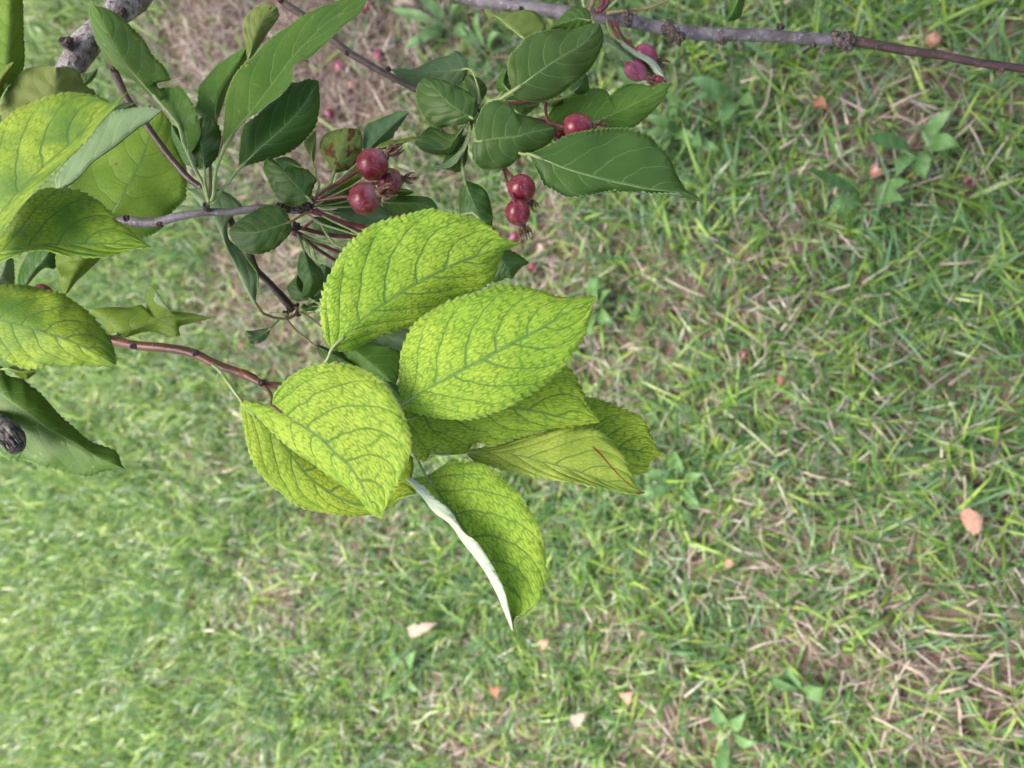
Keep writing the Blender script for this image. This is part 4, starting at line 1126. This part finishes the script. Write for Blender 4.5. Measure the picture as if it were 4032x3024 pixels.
fruit('C 885,1185', 27, 0.362, 'C 960,1250', 0.004, 'C 860,1130 800,1080 760,1060 500,1000 180,960', 0.362, label='small shaded fruit behind the blunt dark leaf', seed=7)
fruit('E 1485,385', 28, 0.350, 'E 1560,450', 0.0, 'E 1400,420 1220,438 1000,390 700,290', 0.336, label='fruit mostly covered by the broad lime leaf', seed=8)
fruit('D 370,1005', 36, 0.315, 'D 480,1040', 0.004, 'D 250,1040 -200,1060 -800,1000', 0.338, label='fruit mostly covered by the domed lime leaf', seed=9)
fruit('C 1555,615', 38, 0.384, 'C 1690,700', 0.0, 'C 1450,520 1400,330 1330,190', 0.404, mat=APPLE_P, elong=1.35, label='purplish long fruit under the whitish folded leaf', seed=10)
fruit('C 1640,480', 40, 0.390, 'C 1800,560', 0.004, 'C 1540,420 1440,320 1370,180', 0.404, mat=APPLE_P, elong=1.3, label='purplish fruit behind the whitish folded leaf', seed=11)
fruit('C 1760,690', 15, 0.381, 'C 1840,715', 0.0, 'C 1680,670 1500,500 1380,300 1330,190', 0.404, elong=1.2, label='tiny shrivelled fruit at the tip of the notched leaf', seed=12)


def stem(spec, zs, w, mat, name='fruit_stalk', label=None):
    P = pts(spec)
    zz = np.interp(np.linspace(0, 1, len(P)), np.linspace(0, 1, len(zs)), zs)
    V, Fc = tube_geo(resample(world(P, zz), 24), np.linspace(w[0], w[1], 24) * np.mean(zs) / F, 7, 0.04)
    return mesh_obj(name, V, Fc, mat, TREE, label=label)


stem('E 700,280 840,330 1000,390 1220,438 1500,520', [0.335, 0.345], (11, 6), STALK)
stem('E 740,300 880,350 1000,410 1150,470 1400,600', [0.336, 0.348], (7, 5), STALK)
stem('E 560,460 660,510 760,560 960,650 1200,740', [0.344, 0.350], (9, 6), STALK)
stem('E 550,480 640,525 740,600 930,722 1150,860', [0.346, 0.352], (8, 6), STALK)
stem('E 560,440 640,440 730,465 900,500 1090,515 1300,500', [0.346, 0.352], (9, 7), STALK)
stem('E 640,450 700,400 740,370', [0.344, 0.340], (6, 6), STALK)
stem('E 690,310 760,380 830,410 960,450 1110,492 1300,520', [0.334, 0.338], (5, 4), PET_G, 'petiole')
stem('E 800,390 840,470 900,550 970,600 1100,640', [0.337, 0.342], (6, 5), PET_G, 'petiole')
stem('E 640,500 760,550 900,575 1060,550 1200,540', [0.344, 0.345], (5, 4), PET_G, 'petiole')
stem('E 600,500 640,570 650,620', [0.345, 0.340], (4, 4), PET_G, 'petiole')
stem('E 650,520 690,600 710,680', [0.345, 0.346], (4, 3), PET_G, 'petiole')
stem('E 660,530 730,610 745,660 770,715', [0.346, 0.346], (4, 3), PET_G, 'petiole')
stem('C 1150,90 1175,40 1200,-60 1210,-200', [0.400, 0.402], (10, 8), PET_R)
stem('C 1215,100 1255,60 1265,0 1260,-160', [0.398, 0.40], (10, 8), STALK)
stem('C 1240,100 1290,60 1310,10 1330,-150', [0.397, 0.40], (9, 8), STALK)
stem('C 1265,105 1330,60 1400,-10 1500,-140', [0.398, 0.40], (6, 6), PET_G, 'petiole')
stem('C 1300,115 1500,90 1640,75 1780,30 1900,-40', [0.398, 0.396], (7, 4), PET_R, 'petiole')
stem('C 1110,70 1100,20 1105,-60', [0.402, 0.402], (5, 4), PET_G, 'petiole')
stem('E 235,1190 300,1195 400,1180 520,1190', [0.368, 0.367], (3, 4), PET_G, 'petiole')
stem('G 1905,380 1890,430 1880,470', [0.292, 0.291], (5, 1.2), PET_G, 'stipule')

Qb = resample(np.array([fork + (0, 0, 0.3), (fork * 0.5 + np.array([0.3, 0.0, 1.75]) * 0.5) + (0, 0, 0.15), (0.3, 0.0, 1.75), (-0.5, -0.3, 1.7)]), 24)
V, Fc = tube_geo(Qb, np.linspace(0.02, 0.004, 24), 8, 0.06, 5)
mesh_obj('limb', V, Fc, BARK, TREE)
# upper crown of the same tree, out of the picture: leaf clusters on limbs
for k in range(5):
    a = 0.6 + k * 1.25
    tip = fork + np.array([math.cos(a) * 0.9, math.sin(a) * 0.9, 0.95 + 0.25 * math.sin(2.1 * k)])
    Qb = resample(np.array([fork + (0, 0, 0.1 + 0.1 * k), (fork + tip) / 2 + (0, 0, 0.2), tip]), 20)
    V, Fc = tube_geo(Qb, np.linspace(0.018, 0.004, 20), 8, 0.06, k)
    mesh_obj('limb', V, Fc, BARK, TREE)
ncr = 5200
uu_ = rng.normal(size=(ncr, 3))
uu_ /= np.linalg.norm(uu_, axis=1)[:, None]
cp = fork + np.array([0.15, 0.1, 1.0]) + uu_ * (rng.random(ncr) ** 0.5)[:, None] * np.array([1.2, 1.1, 0.6])
# the drooping side of the crown reaches out over the spot the photo was taken from
ce = rng.normal(size=(ncr, 3))
ce /= np.linalg.norm(ce, axis=1)[:, None]
ce = np.array([0.25, -0.15, 1.75]) + ce * (rng.random(ncr) ** 0.45)[:, None] * np.array([1.25, 0.85, 0.45])
cp = np.vstack([cp, ce])
cp = cp[(cp[:, 2] > 1.30)]
ncr = len(cp)
d1 = rng.normal(size=(ncr, 3))
d1 /= np.linalg.norm(d1, axis=1)[:, None]
d2 = np.cross(d1, rng.normal(size=(ncr, 3)))
d2 /= np.linalg.norm(d2, axis=1)[:, None]
Lc = rng.uniform(0.05, 0.085, ncr)[:, None]
CV = np.stack([cp, cp + d1 * Lc * 0.5 + d2 * Lc * 0.27, cp + d1 * Lc, cp + d1 * Lc * 0.5 - d2 * Lc * 0.27], 1).reshape(-1, 3)
CF = (np.array([[0, 1, 2], [0, 2, 3]])[None] + (np.arange(ncr) * 4)[:, None, None]).reshape(-1, 3)
cc = np.repeat((np.array([0.05, 0.13, 0.03]) * rng.uniform(0.7, 1.5, (ncr, 1))), 4, 0)
newobj('crown', fast_mesh('crown', CV - np.array(WLOC['crabapple_tree']), CF, cc, GRASS), WLOC['crabapple_tree'], TREE, kind='stuff')


# ------------------------------------------------------------------ things lying in the lawn
def fallen(p, r, mat, label, seed, h=None):
    g = ground(pts(p)[0], 0.018 if h is None else h)
    r_ = np.random.default_rng(seed)
    V, Fc, uvs, ax, e1, e2 = fruit_geo(g, r_.normal(0, 1, 3) + np.array([0, 0, 0.4]), r, 1.05, 14, 10, seed)
    o = mesh_obj('fallen_crabapple', V, Fc, mat, uv={'uv': uvs}, label=label, cat='crabapple', group='fallen crabapples on the lawn')
    V, Fc = calyx_geo(g, ax, e1, e2, r, seed)
    mesh_obj('calyx', V, Fc, DRYCAL, o)


fallen('T 1895,1100', 0.0085, APPLE, 'lone red crabapple in lush grass below the dark red branch end', 31)
fallen('T 1660,240', 0.0085, APPLE_F, 'faded tan crabapple in the grass just under the dark red branch end', 32)
fallen('T 1315,1035', 0.009, APPLE_F, 'faded pinkish crabapple sunk in grass beside a broad weed leaf', 33, 0.01)
fallen('V 520,770', 0.0085, APPLE, 'dark red crabapple in grass beside a pale seed stalk', 34, 0.012)
fallen('B 880,990', 0.009, APPLE, 'red crabapple on bare straw beside the long mottled leaf', 35)
fallen('B 970,580', 0.010, APPLE_P, 'purplish crabapple on bare straw next to the speckled twig', 36)
fallen('B 1305,480', 0.009, APPLE_P, 'mauve crabapple on bare straw above the speckled twig', 37)
fallen('B 1195,60', 0.010, APPLE, 'red crabapple beside the tip of the longest leaf', 38)
fallen('F 500,515', 0.0095, APPLE, 'red crabapple on the lawn below the hanging pair of fruit', 39)
fallen('F 660,770', 0.009, APPLE, 'red crabapple on the lawn by the torn dark leaf tip', 40, 0.012)
fallen('B 1080,740', 0.008, APPLE_F, 'brownish withered crabapple on bare straw under the speckled twig', 41, 0.012)
fallen('H 130,130', 0.009, APPLE, 'dark red crabapple on bare soil beside the tiny notched leaf', 42, 0.008)


def blade_leaf(base, tip, width, lift, mat, name, parent=None, sag=0.3, cup=0.15, ragged=0.0, seed=0, **kw):
    base, tip = np.asarray(base, float), np.asarray(tip, float)
    n = 14
    t = np.linspace(0, 1, n)
    d = tip - base
    side = np.cross(d, [0, 0, 1.0])
    side /= np.linalg.norm(side) + 1e-9
    cen = base + d * t[:, None] + np.array([0, 0, 1.0]) * (lift * 4 * t * (1 - t))[:, None]
    r_ = np.random.default_rng(seed)
    prof = width * 0.5 * np.clip(np.sin(math.pi * t ** 0.75), 0.05, 1) ** 0.8
    prof = prof * (1 + ragged * r_.normal(0, 1, n))
    V = []
    for k, s in enumerate((-1, -0.5, 0, 0.5, 1)):
        V.append(cen + side * (prof * s)[:, None] + np.array([0, 0, 1.0]) * (abs(s) * cup * width))
    V = np.array(V)
    top = V.reshape(-1, 3)
    bot = top - np.array([0, 0, 0.0004])
    ii, jj = np.meshgrid(np.arange(4), np.arange(n - 1), indexing='ij')
    q = np.stack([ii * n + jj, ii * n + jj + 1, (ii + 1) * n + jj + 1, (ii + 1) * n + jj], -1).reshape(-1, 4)
    Fc = q.tolist() + (q[:, ::-1] + 5 * n).tolist()
    return mesh_obj(name, np.vstack([top, bot]), Fc, mat, parent, **kw)


def rosette(p, leaves, label, seed, wide=0.028, mat=None):
    """leaves: picture points of leaf tips; p the crown of the plant"""
    g = ground(pts(p)[0], 0.004)
    r_ = np.random.default_rng(seed)
    root = newobj('broadleaf_weed', None, g, label=label, cat='weed', group='broadleaf weeds in the lawn')
    for k, s in enumerate(leaves):
        tip = ground(pts(s)[0], 0.022 + 0.03 * r_.random())
        d = tip - g
        ln = np.linalg.norm(d[:2])
        tip = g + d * np.array([1, 1, 1]) * max(1.0, 0.045 / max(ln, 0.01))
        b0 = g + (tip - g) * 0.15
        blade_leaf(b0, tip, min(wide, 0.022) * r_.uniform(0.55, 0.95), 0.006 + 0.012 * r_.random(), mat or WEED, 'leaf', root, cup=r_.uniform(0.1, 0.35), ragged=0.06, seed=seed + k)


rosette('I 1640,740', ['I 1600,560', 'I 1480,800', 'I 1760,700', 'I 1720,860', 'I 1500,700'], 'wide leaved weed on the lawn beyond the scarred lime leaf', 1, 0.030)
rosette('B 1960,250', ['B 1420,90', 'B 1530,430', 'B 1850,120', 'B 2100,330', 'B 2000,60', 'B 1780,330'], 'blue green weed at the edge of bare soil by the long grey branch', 2, 0.036)
rosette('C 260,480', ['C 240,340', 'C 330,360', 'C 300,640', 'C 200,560', 'C 20,200'], 'weed showing between the second spur leaves', 3, 0.03)
rosette('T 60,820', ['T -30,700', 'T 230,850', 'T 80,760', 'T 380,930', 'T 20,940'], 'weed with broad pale leaf near the large pointed leaf', 4, 0.035)
rosette('T 1560,900', ['T 1430,880', 'T 1690,760', 'T 1600,1060', 'T 1760,900', 'T 1480,1010'], 'low weed in the grass well below the long branch', 5, 0.03)
rosette('T 1270,1200', ['T 1400,1150', 'T 1450,1220', 'T 1180,1160', 'T 1100,1270'], 'weed beside the faded pinkish crabapple', 6, 0.022)
rosette('U 860,1200', ['U 780,1040', 'U 930,1180', 'U 740,1130'], 'weed with a single rounded upright leaf on thin turf', 7, 0.022)
rosette('U 420,1430', ['U 340,1260', 'U 520,1320', 'U 400,1540', 'U 560,1480'], 'pale weed in the grass beyond the rounded weed leaf', 8, 0.025)
rosette('F 1230,1130', ['F 1330,1000', 'F 1240,960', 'F 1200,1230', 'F 1380,1280'], 'weed on the lawn at the tip of the topmost lime leaf', 9, 0.028)
rosette('C 2050,1180', ['C 1740,1060', 'C 1800,1180', 'C 2100,1240', 'C 2000,1080'], 'weed on the lawn between the yellow flecked and pointed leaves', 10, 0.032)
rosette('T 480,600', ['T 380,560', 'T 420,690', 'T 560,640', 'T 200,600'], 'soft leaved weed below the knobbly branch', 11, 0.028)
rosette('S 1610,2640', ['S 1550,2560', 'S 1660,2720', 'S 1640,2560', 'S 1560,2700'], 'bright green weed on the open lawn near a cream dry leaf', 12, 0.018)


def straw(spec, label, w=0.0022, mat=None, h=0.032, group='loose dry stalks on the lawn', name='dry_stalk'):
    P = pts(spec)
    Wq = np.array([ground(p, h + 0.006 * math.sin(2.1 * i)) for i, p in enumerate(P)])
    V, Fc = tube_geo(resample(Wq, 18), np.linspace(w * 0.5, w * 0.34, 18), 6, 0.12)
    mesh_obj(name, V, Fc, mat or STRAW, label=label, cat='dry stalk', group=group)


straw('V 390,1105 550,1240 700,1380', 'straight pale green straw beside a broad weed', 0.004, STRAWP)
straw('V 700,1385 790,1340', 'short straw bit touching the straight straw', 0.003)
straw('V 360,610 410,740 440,870', 'pale seed stalk by the dark red crabapple', 0.003)
straw('V 1010,575 1080,460 1180,405 1280,410 1400,395', 'long looping tan stalk lying over the grass', 0.0024)
straw('V 870,1480 960,1510 1090,1530 1160,1560', 'bleached stalk lying flat in dark grass', 0.003)
straw('V 1290,1180 1350,1250 1410,1320', 'tan stalk leaning in thick grass', 0.003)
straw('V 1700,215 1820,210 1950,195', 'tan stalk lying level in grass below the red crabapple', 0.003)
straw('V 1850,1500 1855,1659', 'upright tan stalk near the pink dry leaf', 0.0025)
straw('U 1610,820 1800,850 2020,855', 'thick bleached stalk on thin turf', 0.0036)
straw('U 1265,880 1340,950 1430,1020', 'forked tan stalk on thin turf', 0.0034)
straw('U 1290,1345 1400,1400 1540,1480', 'flat straw stem next to a bright grass shoot', 0.0042)
straw('U 1700,1200 1790,1180 1870,1155', 'short pale straw beyond the flat stem', 0.0036)
straw('U 1440,1170 1420,1230 1400,1300 1390,1360', 'bent straw crossing the turf', 0.003)
straw('U 1520,1000 1460,1090 1410,1180', 'crossing straw on thin turf', 0.0026)
straw('U 1480,1030 1580,1080 1640,1130', 'wide papery straw on thin turf', 0.006, CREAM)
straw('U 540,940 640,900 760,880', 'tan stalk at the edge of a brown hollow', 0.0026)
straw('U 610,180 615,280 660,370 730,430', 'curved thin stalk standing by a weed', 0.002)
straw('T 580,720 640,640 665,520 680,420', 'curved cream stalk below the knobbly branch', 0.004, CREAM)
straw('T 720,905 800,860 850,820', 'pale straw leaf beside a weed', 0.004, CREAM)
straw('T 800,780 860,760 905,725', 'short white straw below the curved stalk', 0.003, CREAM)
straw('T 1400,650 1500,600 1640,545', 'long yellow straw in a dry patch', 0.003)
straw('T 1790,840 1850,790 1920,720', 'tan straw beside the low weed', 0.003)
straw('T 1880,760 1920,830 1970,940', 'thin grey straw near the low weed', 0.0026)
straw('T 1060,1180 1080,1110 1100,1060', 'short upright straw near the faded pinkish crabapple', 0.003)
straw('T 1390,1260 1410,1190 1480,1145 1570,1125', 'bent cream stalk in grass', 0.003, CREAM)
straw('I 1005,760 1030,830 1055,890', 'short tan stalk on the lawn below the scarred lime leaf', 0.0034)
straw('F 1040,470 1090,540 1150,610', 'cream stalk on the lawn under the large pointed leaf', 0.0036, CREAM)
straw('F 1150,910 1280,830 1390,760', 'straight straw on the lawn beyond the torn dark leaf tip', 0.0034, STRAWP)
straw('F 1820,880 1950,950 2170,1040', 'long pale straw on the lawn', 0.004, CREAM)
straw('H -40,1240 80,1190 190,1140', 'pale stalk on the lawn beside the shaded lime leaf', 0.004, CREAM)


def dry(p, q, w, mat, label, seed, lift=0.012):
    b, t = ground(pts(p)[0], 0.034), ground(pts(q)[0], 0.042)
    blade_leaf(b, t, w, lift, mat, 'dry_leaf', cup=0.25, ragged=0.18, seed=seed, label=label, cat='dry leaf', group='fallen dry leaves on the lawn')


dry('U 1830,150 ', 'U 1960,130', 0.028, DRYLEAF, 'pinkish tan curled leaf lying on lush grass', 1)
dry('T 940,620', 'T 1020,670', 0.012, RUSTLEAF, 'small orange leaf scrap in the grass below the knobbly branch', 2)
dry('V 715,930', 'V 765,925', 0.012, RUSTLEAF, 'orange leaf scrap by a looping stalk', 3)
dry('O 885,1365', 'O 945,1345', 0.020, CREAM, 'cream dry leaf on the lawn below the rolled lime leaf', 4)
dry('O 1070,1500', 'O 1085,1480', 0.016, RUSTLEAF, 'rusty leaf scrap on open lawn', 5)
dry('O 1350,1510', 'O 1370,1490', 0.014, DRYLEAF, 'small pinkish scrap on thin turf', 6)
dry('O 1240,1560', 'O 1270,1535', 0.018, CREAM, 'bleached scrap beside the rusty one', 7)
dry('T 755,30', 'T 810,15', 0.014, CREAM, 'pale scrap above the knobbly branch', 8)
dry('B 1480,0', 'B 1640,50', 0.026, CREAM, 'large pale dry leaf on bare soil at the tree foot', 9)
dry('F 710,620', 'F 790,640', 0.014, CREAM, 'white petal like scrap near the torn dark leaf tip', 10)
dry('O 1170,1395', 'O 1190,1380', 0.013, DRYLEAF, 'tiny pink scrap on the lawn below the rolled lime leaf', 11)
dry('U 400,390', 'U 460,410', 0.012, DRYLEAF, 'pink scrap on turf by a curved stalk', 12)
